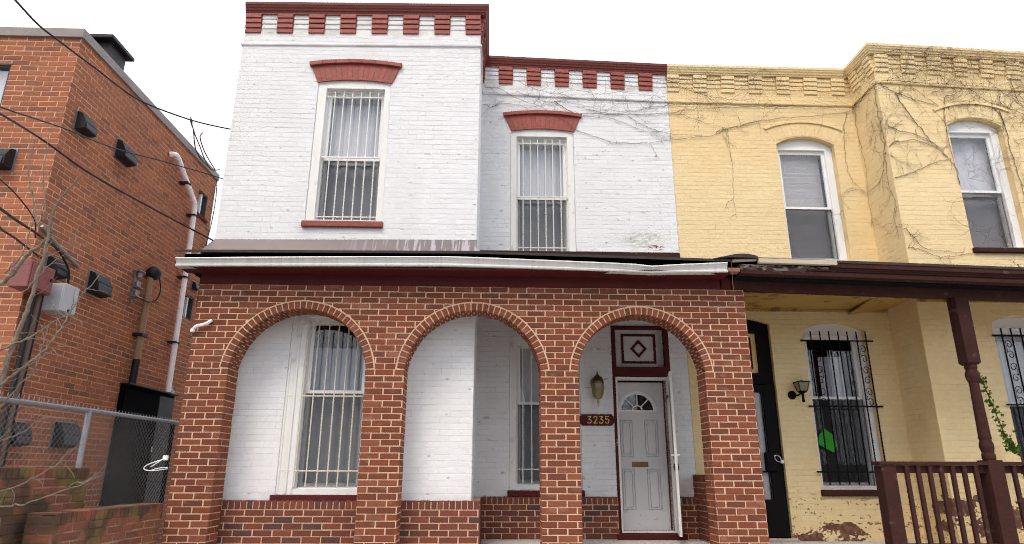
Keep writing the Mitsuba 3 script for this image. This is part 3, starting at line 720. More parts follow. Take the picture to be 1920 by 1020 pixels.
def grille(x0, x1, y, bars, z0, z1, rails, scrolls, label):
    g = thing('window_grille', label, None, None, YH)
    for x in bars: add('bar', box(x - .0075, x + .0075, y - .0075, y + .0075, z0, z1, .002), 'm_iron', g)
    for z in rails: add('rail', box(x0, x1, y - .016, y - .008, z - .011, z + .011, .002), 'm_iron', g)
    for (a, b) in scrolls:
        cx, w = (a + b) / 2, (b - a) / 2 - .012; z = rails[0] - .03; s = 1; ms = []
        while z > rails[1] + .10:
            pts = []
            for e, cz in ((1, z - .085), (-1, z - .225)):
                t = np.linspace(0, 1, 16)
                ang = e * (math.pi * 2.3 * t) + (math.pi / 2 if e > 0 else math.pi / 2)
                r = w * (.25 + .75 * t)
                seg = np.stack([cx + s * e * r * np.cos(ang) * .9, np.full(16, y), cz + r * np.sin(ang) * 1.1], 1)
                pts.append(seg if e > 0 else seg[::-1])
            ms.append(tube(np.vstack(pts), .0055, 5)); z -= .30; s = -s
        add('scroll', cat(ms), 'm_iron', g, smooth=40)
gx = [4.475 + .131 * i for i in range(7)]
grille(4.31, 5.35, R - .03, gx, 1.44, 3.515, [3.378, 2.47, 1.61], [(gx[0], gx[1]), (gx[5], gx[6])], None)
gx = [6.70 + .131 * i for i in range(6)]
grille(6.55, 7.55, YB - .03, gx, 1.44, 3.44, [3.335, 2.44, 1.60], [(gx[0], gx[1]), (gx[4], gx[5])], None)

# yellow house door, behind the pier: dark frame, panel over it, steel gate
yd = thing('door', 'black door with grey glass panels behind a dark steel gate', None, None, YH)
yo = arch_top(*YDOOR)
add('frame', slab(fR, arch_top(2.976, 3.914, .776, 3.624, .09) - sbox(3.10, .82, 3.79, 2.78) - sbox(3.06, 2.93, 3.73, 3.50), -.25, -.06), 'm_maroon' if False else 'm_iron', yd)
add('transom_board', slab(fR, sbox(3.055, 2.925, 3.735, 3.505), -.15, -.11), 'm_yellow_paint', yd)
q = sbox(3.13, 2.99, 3.66, 3.44)
add('transom_strip', slab(fR, q - q.buffer(-.035, join_style=2), -.112, -.098), 'm_brown', yd)
gate = sbox(3.07, .80, 3.87, 2.76)
add('gate_frame', slab(fR, gate - sbox(3.12, 1.62, 3.72, 2.66) - sbox(3.12, 1.26, 3.72, 1.60), -.055, -.015), 'm_iron', yd)
add('glass_panel', slab(fR, sbox(3.11, 1.25, 3.73, 2.67), -.075, -.06), 'm_grey_panel', yd)
for x in (3.24, 3.36, 3.48, 3.60, 3.70): add('gate_bar', tube([[x, R + .035, 1.25], [x, R + .035, 2.67]], .008, 6), 'm_iron', yd)
add('lock_box', box(3.66, 3.82, R - .03, R + .06, 1.62, 1.86, .01), 'm_iron', yd)
lk = curve([[3.845, R - .035, 1.735], [3.795, R - .04, 1.745], [3.765, R - .04, 1.79], [3.785, R - .04, 1.82], [3.835, R - .04, 1.80], [3.85, R - .035, 1.745]], 5)
add('padlock', cat([tube(lk, .009, 6), box(3.835, 3.885, R - .055, R - .03, 1.715, 1.765, .006)]), 'm_steel', yd, smooth=40, label='steel padlock on the dark gate')
add('door_step', box(2.95, 3.95, R - .12, R, .70, .775, .01), 'm_concrete', YH)

# ================================================================ ARCHED PORCH
PO = thing('brick_porch', 'red brick porch with three round arches in front of the white house', 'porch')
fP = front(P)
PX0, PX1, PZ = -3.39, 2.93, 3.655
ARCH = [(-2.95, -1.425), (-1.0, .533), (.955, 2.40)]
CZ, SPR, RT, FLOOR = 2.60, 2.69, .090, .78
holes, rings, keep = [], [], []
for (a, b) in ARCH:
    cx, r = (a + b) / 2, (b - a) / 2 + .003
    cz = 3.375 - r if a < .9 else 3.345 - r
    ch = lambda rr: unary_union([Polygon([(cx + rr * math.cos(t), cz + rr * math.sin(t)) for t in np.linspace(0, 2 * math.pi, 96, endpoint=False)]).intersection(sbox(-9, SPR, 9, 9)), Polygon()])
    holes.append(unary_union([ch(r + RT), sbox(a, FLOOR, b, SPR + .001)]))
    rings.append((cx, cz, r, a, b)); keep.append(unary_union([ch(r + RT + .013), sbox(a, FLOOR, b, SPR + .001)]))
porch_rect = sbox(PX0, 0, PX1, PZ)
PW_ = add('arch_wall', slab(fP, porch_rect - unary_union(holes), -.30, 0), 'm_porch_mortar', PO)
brick_region = (sbox(PX0 - .006, .45, PX1 + .006, PZ) - unary_union(keep).buffer(-.005, join_style=2)) if False else sbox(PX0 - .005, .45, PX1 + .005, PZ - .002) - unary_union([k_ if True else k_ for k_ in keep])
bricks(PW_, fP, brick_region, 'm_porch_brick', seed=61, v0=PZ - 60 * .0691, u0=PX0 + .045, proud=.0045, jitter=.0014)
rng = np.random.default_rng(77)
for (cx, cz, r, a, b) in rings:
    t0 = math.asin((SPR - cz) / r); n = 35
    mr = Polygon([(cx + (r + .006) * math.cos(t), cz + (r + .006) * math.sin(t)) for t in np.linspace(t0, math.pi - t0, 60)] + [(cx + (r + RT + .001) * math.cos(t), cz + (r + RT + .001) * math.sin(t)) for t in np.linspace(math.pi - math.asin((SPR - cz) / (r + RT)), math.asin((SPR - cz) / (r + RT)), 60)])
    ak = add('arch', slab(fP, mr.buffer(0), -.299, -.001), 'm_porch_mortar', PO)
    rows = [(-.095, .007), (-.20, -.105), (-.297, -.21)]
    for ri, (n0, n1) in enumerate(rows):
        ts = np.linspace(t0, math.pi - t0, n + 1)
        if ri == 1: ts = np.concatenate([[t0], (ts[1:] + ts[:-1]) / 2, [math.pi - t0]])
        for i in range(len(ts) - 1):
            u0_, u1_ = ts[i] + .0065 / r, ts[i + 1] - .0065 / r
            if u1_ - u0_ < .01: continue
            ri_, ro = r - .001 + rng.normal(0, .0012), r + RT - .004 + rng.normal(0, .001)
            q = [(cx + ri_ * math.cos(u0_), cz + ri_ * math.sin(u0_)), (cx + ro * math.cos(u0_), cz + ro * math.sin(u0_)), (cx + ro * math.cos(u1_), cz + ro * math.sin(u1_)), (cx + ri_ * math.cos(u1_), cz + ri_ * math.sin(u1_))]
            lay(ak, 'm_porch_brick', *piece(fP, q, n0, n1 + (rng.normal(0, .001) if ri == 0 else 0), .0025, rng))
    # the inner faces of the piers
    for fr2, region in ((facing_right(a), sbox(P + .002, .45, P + .297, SPR - .004)), (facing_left(b), sbox(-(P + .297), .45, -(P + .002), SPR - .004))):
        bricks(PW_, fr2, region, 'm_porch_brick', seed=int(100 + 10 * cx + a), v0=PZ - 60 * .0691, u0=(P + .09) if fr2.U[1] > 0 else -(P + .09), proud=.0055, deep=.003)
for fr2, region in ((facing_left(PX0), sbox(-(P + .297), .45, -(P + .002), PZ)), (facing_right(PX1), sbox(P + .002, .45, P + .297, PZ))):
    bricks(PW_, fr2, region, 'm_porch_brick', seed=88, v0=PZ - 60 * .0691, u0=.09, proud=.0055, deep=.003)
# low wall between the porches, seen through the right arch
lw = add('divider_wall', slab(facing_left(2.66), sbox(-(R - .001), 0, -(P + .302), 1.558), -.20, 0), 'm_porch_mortar', PO)
bricks(lw, facing_left(2.66), sbox(-(R - .002), .5, -(P + .303), 1.478), 'm_wainscot_brick', seed=91, v0=1.478 - 30 * .0691)
rng = np.random.default_rng(92)
for i in range(20):
    a = -(R - .003) + i * .0672
    lay(lw, 'm_wainscot_brick', *piece(facing_left(2.66), [(a + .0045, 1.482), (a + .0627, 1.482), (a + .0627, 1.57), (a + .0045, 1.57)], -.2, .006, .003, rng))
add('porch_floor', box(PX0 + .002, PX1 - .002, P + .003, R - .11, .60, FLOOR - .004), 'm_concrete', PO)
# frieze board, soffit, roof
add('frieze_board', box(PX0, 2.66, P - .012, P + .10, PZ, 3.93, .004), 'm_maroon', PO)
add('frieze_block', box(2.675, 2.785, P - .014, P + .10, PZ, 3.80, .004), 'm_maroon', PO)
add('soffit', box(-3.55, 2.70, 7.08, P - .013, 3.78, 3.80), 'm_maroon', PO)
add('frieze_return', box(PX0, PX0 + .10, P + .101, B - .01, PZ, 3.95), 'm_maroon', PO)
add('porch_ceiling', cat([box(-.10, 2.9, P + .301, R - .003, 3.66, 3.68), box(-3.3, -.10, P + .301, B - .003, 3.661, 3.681)]), 'm_maroon', PO)
def roof_sheet(x0, x1, ya, za, yb, zb, t=.03, za1=None):
    v = [[x0, ya, za], [x1, ya, za if za1 is None else za1], [x1, yb, zb], [x0, yb, zb]]; v += [[a, b, c - t] for a, b, c in v]
    f = [[0, 1, 2], [0, 2, 3], [4, 6, 5], [4, 7, 6], [0, 4, 5], [0, 5, 1], [1, 5, 6], [1, 6, 2], [2, 6, 7], [2, 7, 3], [3, 7, 4], [3, 4, 0]]
    return trimesh.Trimesh(v, f, process=False)
sl = .31
add('porch_roof', cat([roof_sheet(-3.58, -.22, 7.03, 3.965, B - .002, 3.985 + sl * (B - 7.03), za1=3.992), roof_sheet(-.219, 2.70, 7.03, 3.991, R - .002, 3.95 + sl * (R - 7.03), za1=3.932)]), 'm_roof', PO)
add('eaves_board', cat([box(-3.52, .8, 7.155, 7.175, 3.80, 3.955), box(.801, 2.69, 7.155, 7.175, 3.80, 3.943), box(-3.52, -3.50, 7.176, B - .01, 3.80, 3.962)]), 'm_dark', PO)
# flashing strip leaning against the bay
v = [[-3.62, B - .17, 4.11], [-.215, B - .17, 4.13], [-.225, B - .006, 4.40], [-3.50, B - .006, 4.365]]; v += [[a, b + .012, c - .002] for a, b, c in v]
add('flashing', trimesh.Trimesh(v, [[0, 1, 2], [0, 2, 3], [4, 6, 5], [4, 7, 6], [0, 4, 5], [0, 5, 1], [1, 5, 6], [1, 6, 2], [2, 6, 7], [2, 7, 3], [3, 7, 4], [3, 4, 0]], process=False), 'm_flashing', PO, label='grey-brown metal flashing under the bay wall')
add('roof_flashing', box(-.215, 2.70, R - .03, R - .004, 4.56, 4.665, .004), 'm_brown', PO)
# gutter: K profile, sagging and dented near its right end
GX = [-3.56, -3.0, -2.0, -1.2, -.54, 0.0, .8, 1.35, 1.60, 1.78, 1.92, 2.1, 2.66]
GT = [3.874, 3.884, 3.905, 3.918, 3.926, 3.914, 3.89, 3.873, 3.862, 3.843, 3.853, 3.866, 3.898]
GB = [3.777, 3.785, 3.798, 3.808, 3.815, 3.806, 3.790, 3.778, 3.770, 3.764, 3.767, 3.772, 3.782]
GD = [0, 0, 0, 0, 0, 0, 0, 0, .008, .03, .016, .003, 0]
v, f, m = [], [], 9
for x, t, b, d in zip(GX, GT, GB, GD):
    h = t - b
    pr = [(0.11, t + .004), (0.108, b), (.012, b + .002), (.006, b + .016), (.030 + d, b + .36 * h), (.014 + d * .6, b + .66 * h), (-.004, t - .016), (-.012, t - .012), (-.008, t)]
    v += [[x, 7.04 + o, z] for o, z in pr]
for i in range(len(GX) - 1):
    for j in range(m - 1): f += [[i * m + j, i * m + j + 1, (i + 1) * m + j + 1], [i * m + j, (i + 1) * m + j + 1, (i + 1) * m + j]]
for e in (0, len(GX) - 1): f += [[e * m, e * m + j, e * m + j + 1] for j in range(1, m - 1)]
add('gutter', trimesh.Trimesh(np.array(v), np.array(f), process=False), 'm_gutter', PO, label='white metal gutter, sagging and dented near its right end')
add('rain_bracket', box(-3.40, -3.18, P - .03, P - .012, 3.0, 3.01) if False else cat([tube(curve([[-3.385, P - .03, 3.115], [-3.34, P - .05, 3.15], [-3.28, P - .05, 3.165], [-3.23, P - .04, 3.19], [-3.185, P - .03, 3.225]], 5), [.018] * 21, 6), box(-3.405, -3.365, P - .05, P - .006, 3.085, 3.125, .006)]), 'm_white_plain', PO, smooth=40, label='bent white metal strap on the left pier')
add('hanging_wire', tube([[2.70, 7.03, 3.90], [2.705, 7.04, 3.80], [2.70, 7.05, 3.70], [2.715, 7.08, 3.55]], .0025, 5), 'm_rust', PO)

# ================================================================ WOODEN PORCH OF THE YELLOW HOUSE
WP = thing('wooden_porch', 'brown wooden porch with turned post and railing in front of the yellow house', 'porch')
xs0, xs1 = 2.80, 9.3
def zr(x): return np.interp(x, [2.8, 9.3], [0.0, -.17])       # the eaves sag to the right
def eave(name, y0, y1, z0, z1, mat, x0=xs0, x1=xs1, label=None):
    v = []
    for x in (x0, x1):
        for y, z in ((y0, z0), (y1, z0), (y1, z1), (y0, z1)): v.append([x, y, z + zr(x)])
    f = [[0, 3, 2], [0, 2, 1], [4, 5, 6], [4, 6, 7]]
    for a in range(4):
        b = (a + 1) % 4; f += [[a, b, 4 + b], [a, 4 + b, 4 + a]]
    me = trimesh.Trimesh(np.array(v), np.array(f), process=False); me.fix_normals()
    return add(name, me, mat, WP, label=label)
def yroof(x0, x1, yb):
    return roof_sheet(x0, x1, 7.04, 3.968 + zr(x0), yb - .002, 3.968 + zr(x1) + .27 * (yb - 7.04), za1=3.968 + zr(x1))
add('porch_roof', cat([yroof(2.735, 5.66, R), yroof(5.661, 9.3, YB)]), 'm_roof', WP)
CR = [(7.05, 3.885, 3.953), (7.07, 3.866, 3.885), (7.083, 3.846, 3.866), (7.098, 3.830, 3.846)]
for i, (y, a, b) in enumerate(CR): eave('crown_moulding', y, 7.2, a, b, 'm_brown', 3.86 if i < 2 else 3.6)
eave('fascia_board', 7.085, 7.2, 3.785, 3.829, 'm_brown', 2.82)
eave('rotten_moulding', 7.10, 7.2, 3.830, 3.90, 'm_rot', 2.82, 3.86, label='rotten, flaking length of moulding')
add('loose_board', box(3.02, 3.93, 7.03, 7.08, 3.885, 3.94, .004).apply_transform(trimesh.transformations.rotation_matrix(.018, [0, 1, 0], [3.5, 7.05, 3.91])), 'm_pale_wood', WP, label='loose pale board under the roof edge')
add('loose_board', box(2.72, 3.0, 7.04, 7.08, 3.915, 3.94, .004).apply_transform(trimesh.transformations.rotation_matrix(-.06, [0, 1, 0], [2.86, 7.06, 3.93])), 'm_pale_wood', WP)
fl_ = curve([[2.50, 7.02, 3.938], [2.64, 7.0, 3.962], [2.76, 6.99, 3.985], [2.90, 7.0, 3.988], [3.01, 7.02, 3.972]], 4)
lo_ = fl_.copy(); lo_[:, 2] = np.minimum(fl_[:, 2] - .012, 3.945)
vv = np.vstack([fl_, fl_ + [0, .25, .06], lo_, lo_ + [0, .25, .06]]); n = len(fl_); ff = []
for i in range(n - 1):
    for a, b in ((0, 1), (1, 3), (3, 2), (2, 0)): ff += [[a * n + i, a * n + i + 1, b * n + i + 1], [a * n + i, b * n + i + 1, b * n + i]]
add('lifted_shingle', trimesh.Trimesh(vv, ff, process=False), 'm_roof', WP, label='curled roof felt lifting at the junction of the porches')
add('bracket', box(2.665, 2.80, 7.05, 7.16, 3.79, 3.835, .004), 'm_rust', WP)
eave('beam', P + .0, P + .14, 3.672, 3.80, 'm_brown', 2.935)
add('beam_end', box(2.795, 2.934, P - .016, P + .14, PZ + .002, 3.79, .004), 'm_brown', WP)
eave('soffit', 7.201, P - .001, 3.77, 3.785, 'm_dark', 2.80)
# ceiling boards, one of them dropped at the corner of the bay
CZ0 = 3.84
add('porch_ceiling', cat([box(2.94, 5.63, P + .145, R - .004, CZ0, CZ0 + .02), box(5.631, 9.3, P + .145, YB - .004, CZ0 - .01, CZ0 + .01)]), 'm_ceiling', WP)
dp = box(5.05, 5.64, YB + .03, R - .02, CZ0 - .02, CZ0 - .002); dp.apply_transform(trimesh.transformations.rotation_matrix(-.16, [0, 1, 0], [5.05, 8.6, CZ0 - .01]) @ trimesh.transformations.rotation_matrix(-.10, [1, 0, 0], [5.3, YB, CZ0]))
add('ceiling_board', dp, 'm_ceiling', WP, label='dropped ceiling board by the bay')
add('ceiling_moulding', box(2.94, 5.64, R - .03, R - .005, CZ0 - .04, CZ0 - .001, .004), 'm_ceiling', WP)
add('ceiling_moulding', box(5.66, 9.3, YB - .03, YB - .005, CZ0 - .05, CZ0 - .012, .004), 'm_ceiling', WP)
add('porch_floor', box(2.96, 9.3, P - .02, R - .001, .66, .75), 'm_concrete', WP)
add('porch_base', box(2.97, 9.3, P + .02, P + .2, 0, .659), 'm_yellow_mortar', WP)
def lathe(prof, cx, cy, sides=28):
    pr = np.array(prof); a = np.linspace(0, 2 * np.pi, sides, endpoint=False)
    v = np.array([[cx + r * math.cos(t), cy + r * math.sin(t), z] for r, z in pr for t in a]); f = []
    for i in range(len(pr) - 1):
        for j in range(sides):
            k_ = (j + 1) % sides; f += [[i * sides + j, i * sides + k_, (i + 1) * sides + k_], [i * sides + j, (i + 1) * sides + k_, (i + 1) * sides + j]]
    return trimesh.Trimesh(v, np.array(f), process=False)
def post(cx, cy, label=None):
    p_ = thing('post', label, None, None, WP); h = .078
    def sq(z0, z1, ch): 
        return trimesh.convex.convex_hull(np.array([[cx + a * (h - b), cy + c * (h - b), z] for a in (-1, 1) for c in (-1, 1) for z, b in ((z0, ch), (z0 + ch * 1.2, 0), (z1, 0))]))
    add('block', sq(2.80, 3.67 + zr(cx), .022), 'm_brown', p_)
    prof = [(.058, 2.83), (.058, 2.80), (.066, 2.785), (.066, 2.765), (.058, 2.755), (.058, 2.735), (.064, 2.725), (.072, 2.70), (.072, 2.66), (.064, 2.63), (.060, 2.625), (.060, 2.61), (.050, 2.60), (.052, 2.45), (.056, 2.43), (.054, 2.41), (.060, 2.10), (.062, 2.0), (.066, 1.98), (.060, 1.965), (.058, 1.95), (.070, 1.92), (.072, 1.88), (.062, 1.83), (.058, 1.82), (.068, 1.80), (.068, 1.76), (.06, 1.74)]
    add('turning', lathe(prof, cx, cy), 'm_brown', p_, smooth=35)
    add('foot', trimesh.convex.convex_hull(np.array([[cx + a * .085, cy + c * .085, z] for a in (-1, 1) for c in (-1, 1) for z in (.75, 1.74)])), 'm_brown', p_)
post(5.535, P + .07)
add('post_shoe', box(5.435, 5.635, P - .03, P + .17, .752, .86, .004), 'm_galvanised', WP)
post(8.4, P + .07)
add('newel', box(4.262, 4.42, P, P + .16, .75, 1.682, .004), 'm_brown', WP)
add('top_rail', box(4.235, 5.449, P - .015, P + .14, 1.684, 1.722, .004), 'm_brown', WP)
add('top_rail', box(5.621, 8.31, P - .015, P + .14, 1.684, 1.722, .004), 'm_brown', WP)
add('under_rail', box(4.425, 5.449, P + .04, P + .085, 1.60, 1.682, .003), 'm_brown', WP)
add('under_rail', box(5.621, 8.31, P + .04, P + .085, 1.60, 1.682, .003), 'm_brown', WP)
add('bottom_rail', box(4.425, 5.449, P + .04, P + .085, .80, .88, .003), 'm_brown', WP)
add('bottom_rail', box(5.621, 8.31, P + .04, P + .085, .80, .88, .003), 'm_brown', WP)
rng = np.random.default_rng(5)
for x in [4.545 + .129 * i for i in range(7)] + [5.75 + .129 * i for i in range(20)]:
    b_ = box(x - .021, x + .021, P + .002, P + .042, .79, 1.68, .003)
    b_.apply_transform(trimesh.transformations.rotation_matrix(rng.normal(0, .006), [0, 1, 0], [x, P, 1.68])); add('baluster', b_, 'm_brown', WP)

# ================================================================ BRICK BUILDING ON THE LEFT
AB = thing('brick_apartment_building', 'orange-red brick building with a flat roof and grey coping on the left', 'building')
fF, fS = front(YF), facing_right(XS)
AT = 6.58
w1, w2, wf = sbox(10.30, 5.74, 10.68, 6.16), sbox(10.38, 3.95, 10.72, 4.35), sbox(-7.2, 5.05, -5.74, 6.19)
side_poly = sbox(YF, 0, 10.88, AT) - w1 - w2
front_poly = sbox(-10.0, 0, XS, AT) - wf
ASW = add('side_wall', slab(fS, sbox(YF + .301, 0, 10.88, AT) - w1 - w2, -.3, 0), 'm_apartment_mortar', AB)
AFW = add('street_wall', slab(fF, front_poly, -.3, 0), 'm_apartment_mortar', AB)
bricks(ASW, fS, sbox(YF - .004, .2, 10.88, AT) - w1 - w2, 'm_apartment_brick', seed=71, course=.0677, length=.2127, u0=YF, v0=AT - 97 * .0677, joint=.0092, hjoint=.0112, proud=.003)
bricks(AFW, fF, sbox(-7.6, .2, XS + .004, AT) - wf, 'm_apartment_brick', seed=72, course=.0677, length=.2127, u0=XS, v0=AT - 97 * .0677, joint=.0092, hjoint=.0112, proud=.003)
add('rear_wall', box(-10, XS - .301, 10.58, 10.88, 0, AT - .01), 'm_apartment_mortar', AB)
add('far_wall', box(-10, -9.7, YF + .301, 10.579, 0, AT - .01), 'm_apartment_mortar', AB)
add('roof', box(-9.7, XS - .3, YF + .3, 10.58, AT - .15, AT - .05), 'm_roof', AB)
COP = [(0, 0), (.018, .002), (.022, .02), (.022, .105), (-.30, .105), (-.30, .09), (.0, .01)]
add('coping', sweep([(-10, YF), (XS, YF), (XS, 10.9)], [0, 0, 0], [(0.0, -.012), (.03, -.01), (.03, .105), (-.32, .105), (-.32, .03), (0, .02)], AT), 'm_coping', AB)
def bwin(parent, fr, poly, label=None):
    w = thing('window', label, None, None, parent); x0, z0, x1, z1 = poly.bounds
    add('frame', slab(fr, poly - poly.buffer(-.03, join_style=2), -.12, -.02), 'm_hood', w)
    xm = (x0 + x1) / 2
    add('mullion', slab(fr, sbox(xm - .02, z0 + .032, xm + .02, z1 - .032), -.09, -.03), 'm_vinyl', w)
    pb = poly.buffer(-.03, join_style=2)
    add('pane', slab(fr, pb, -.062, -.058), 'm_glass', w)
    add('shade', slab(fr, pb, -.115, -.105), 'm_curtain', w)
bwin(AB, fS, w1); bwin(AB, fS, w2)
add('sill', box(XS - .1, XS + .03, 10.28, 10.70, 5.68, 5.738, .004), 'm_maroon', AB)
bwin(AB, fF, wf)
add('window_lintel', box(-7.25, -5.72, YF - .012, YF + .1, 6.192, 6.20), 'm_coping', AB)

def vent(y0, z1, w=.40, h=.30, d=.15, label='', plane='side', x=0):
    g = thing('vent_hood', label, 'vent hood', 'dark vent hoods on the brick building')
    if plane == 'side': M = lambda u, n, z: [XS + n, u, z]
    else: M = lambda u, n, z: [u, YF - n, z]
    hull = lambda pts: trimesh.convex.convex_hull(np.array(pts))
    add('flange', hull([M(u, n, z) for u in (y0 - .008, y0 + w + .008) for n in (.002, .014) for z in (z1 - h - .004, z1 + .012)]), 'm_galvanised', g)
    add('hood', hull([M(u, n, z) for u in (y0 + .01, y0 + w - .01) for n, z in ((.012, z1), (.012, z1 - h), (d * .62, z1 - .03), (d, z1 - .13), (d, z1 - h * .92))]), 'm_black', g)
    add('flap', hull([M(u, n, z) for u in (y0 + .03, y0 + w - .03) for n, z in ((d + .001, z1 - .15), (d + .006, z1 - .16), (d + .012, z1 - h * .86), (d + .004, z1 - h * .9))]), 'm_hood', g)
vent(7.03, 5.70, .26, .24, .13, label='dark vent hood high on the brick side wall, nearest the corner and roof')
vent(7.87, 5.78, .34, .26, .13, label='dark vent hood high on the brick side wall, crossed by a wire')
vent(7.07, 3.90, .24, .23, .13, label='dark vent hood beside the red and grey electrical boxes')
vent(7.85, 3.96, .34, .28, .13, label='dark vent hood between the grey box and the brown conduit')
vent(7.00, 2.08, .28, .25, .13, label='dark vent hood low on the wall behind the fence, left one')
vent(7.77, 2.13, .36, .29, .13, label='dark vent hood low on the wall behind the fence, next to the fence post')
vent(-5.78, 5.07, .36, .26, label='dark vent hood on the shaded street face of the brick building', plane='front')
vent(10.52, 4.60, .16, .14, .10, label='small vent hood beside the white downpipe, under the porch eaves')

# white downpipe
dpk = thing('downpipe', 'white plastic downpipe running down the brick side wall', 'downpipe')
xp = XS + .10
pp = curve([[XS + .01, 9.18, 6.22], [xp - .02, 9.22, 6.235], [xp, 9.30, 6.20]], 5)
add('pipe', tube(np.vstack([pp, curve([[xp, 9.50, 6.07], [xp, 9.92, 5.82], [xp, 10.02, 5.74], [xp, 10.04, 5.62]], 5), [[xp, 10.07, 4.7]], [[xp, 10.10, 2.73]]]), .040, 12), 'm_pvc', dpk, smooth=50)
for y, z in ((10.045, 5.56), (10.07, 4.52), (10.085, 3.48)): add('clamp', box(XS + .002, xp + .05, y - .066, y + .066, z - .012, z + .012, .003), 'm_black', dpk)
add('clamp', box(XS + .002, xp + .05, 9.65 - .06, 9.65 + .06, 5.94, 5.965, .003), 'm_black', dpk)
# conduit with weatherhead
ck = thing('electrical_conduit', 'rusty brown conduit with a black weatherhead and insulator rack', 'conduit')
add('pipe', tube([[XS + .08, 9.12, 4.27], [XS + .08, 9.12, 3.0]], .045, 10), 'm_conduit', ck, smooth=50)
add('sleeve', tube([[XS + .08, 9.12, 3.06], [XS + .08, 9.12, 2.725]], .05, 10), 'm_black', ck, smooth=50)
wh = trimesh.creation.icosphere(2, 1.0); wh.apply_scale([.10, .115, .10]); wh.apply_translation([XS + .10, 9.15, 4.31])
add('weatherhead', wh, 'm_black', ck, smooth=True)
add('loop', tube(curve([[XS + .14, 9.24, 4.28], [XS + .16, 9.29, 4.10], [XS + .16, 9.21, 3.93], [XS + .14, 9.05, 3.86], [XS + .10, 8.91, 3.88], [XS + .08, 8.83, 3.93]], 5), .010, 6), 'm_black', ck, smooth=50)
add('clamp', box(XS + .002, XS + .14, 9.04, 9.20, 3.38, 3.42, .004), 'm_black', ck)
add('insulator_rack', cat([box(XS + .002, XS + .03, 8.83, 8.87, 3.80, 4.25, .003)] + [trimesh.creation.cylinder(.035, .07, sections=12, transform=trimesh.transformations.translation_matrix([XS + .07, 8.85, z])) for z in (3.93, 4.06, 4.19)] + [box(XS + .03, XS + .12, 8.76, 8.91, z - .008, z + .008, .003) for z in (3.88, 4.01, 4.24)]), 'm_galvanised', ck)
# boxes
rb = thing('electrical_box', 'dull red metal electrical box on the brick wall near the corner', 'electrical box')
add('case', box(XS + .002, XS + .20, 6.60, 6.98, 3.40, 3.69, .006), 'm_red_box', rb)
add('door', box(XS + .20, XS + .21, 6.62, 6.96, 3.42, 3.675, .003), 'm_red_box', rb)
add('knob', box(XS + .21, XS + .23, 6.91, 6.94, 3.54, 3.57, .004), 'm_black', rb)
gb = thing('electrical_box', 'light grey metal electrical box with a black cable entering its top', 'electrical box')
add('case', box(XS + .002, XS + .24, 7.10, 7.37, 3.27, 3.58, .006), 'm_grey_box', gb)
add('lid', box(XS + .24, XS + .252, 7.105, 7.365, 3.275, 3.585, .004), 'm_grey_box', gb)
add('latch', box(XS + .252, XS + .27, 7.22, 7.25, 3.28, 3.31, .003), 'm_black', gb)
st = thing('conduit_stack', 'cluster of dark rusty conduits under the red electrical box', 'conduit')
for i, (y, r0, z1) in enumerate(((6.88, .024, 3.41), (6.95, .028, 3.41), (7.0, .018, 3.41))): add('pipe', tube(curve([[XS + .10, y, z1], [XS + .09, y + .01, 2.6], [XS + .10, y - .03, 1.9], [XS + .08, y, .2]], 6), r0, 8), 'm_black' if i != 1 else 'm_duct', st, smooth=50)
add('duct', tube([[XS + .03, 6.86, 4.16], [XS + .03, 7.14, 4.05], [XS + .03, 7.6, 3.92]], .02, 6), 'm_galvanised', st)
# black cabinet
cb = thing('utility_cabinet', 'tall black metal utility cabinet behind the chain-link fence', 'cabinet')
add('body', box(XS + .003, -4.94, 8.97, 10.42, .25, 2.70, .008), 'm_cabinet', cb)
add('door', box(-4.939, -4.925, 8.99, 9.93, .30, 2.66, .004), 'm_cabinet', cb)
add('door', box(-4.939, -4.927, 9.945, 10.40, .30, 2.66, .004), 'm_black', cb)
add('side_module', box(XS + .003, -4.95, 10.421, 10.60, .9, 2.28, .006), 'm_cabinet', cb)
add('top_trim', box(XS + .003, -4.86, 8.95, 10.44, 2.701, 2.72, .004), 'm_black', cb)
add('handle', box(-4.925, -4.91, 9.90, 9.92, 1.85, 1.93, .003), 'm_steel', cb)
add('cap', trimesh.convex.convex_hull(np.array([[-4.98, 10.22, 2.70], [-4.90, 10.22, 2.70], [-4.98, 10.36, 2.70], [-4.90, 10.36, 2.70], [-4.97, 10.27, 2.84], [-4.94, 10.30, 2.83]])), 'm_galvanised', cb)
# rooftop ventilators
rv = thing('roof_vent', 'black square-capped roof vent above the coping of the brick building', 'roof vent')
add('cap', box(-5.85, -5.36, 7.92, 8.50, 7.37, 7.43, .01), 'm_black', rv)
add('stack', box(-5.78, -5.44, 8.02, 8.42, 6.5, 7.369), 'm_black', rv)
rv2 = thing('roof_vent', 'low round grey ventilator behind the left coping', 'roof vent')
add('cap', lathe([(.001, 6.98), (.12, 6.975), (.2, 6.94), (.22, 6.90), (.2, 6.86), (.001, 6.86)], -6.03, 7.4), 'm_galvanised', rv2, smooth=40)
add('stack', lathe([(.13, 6.87), (.13, 6.45)], -6.03, 7.4), 'm_galvanised', rv2, smooth=40)
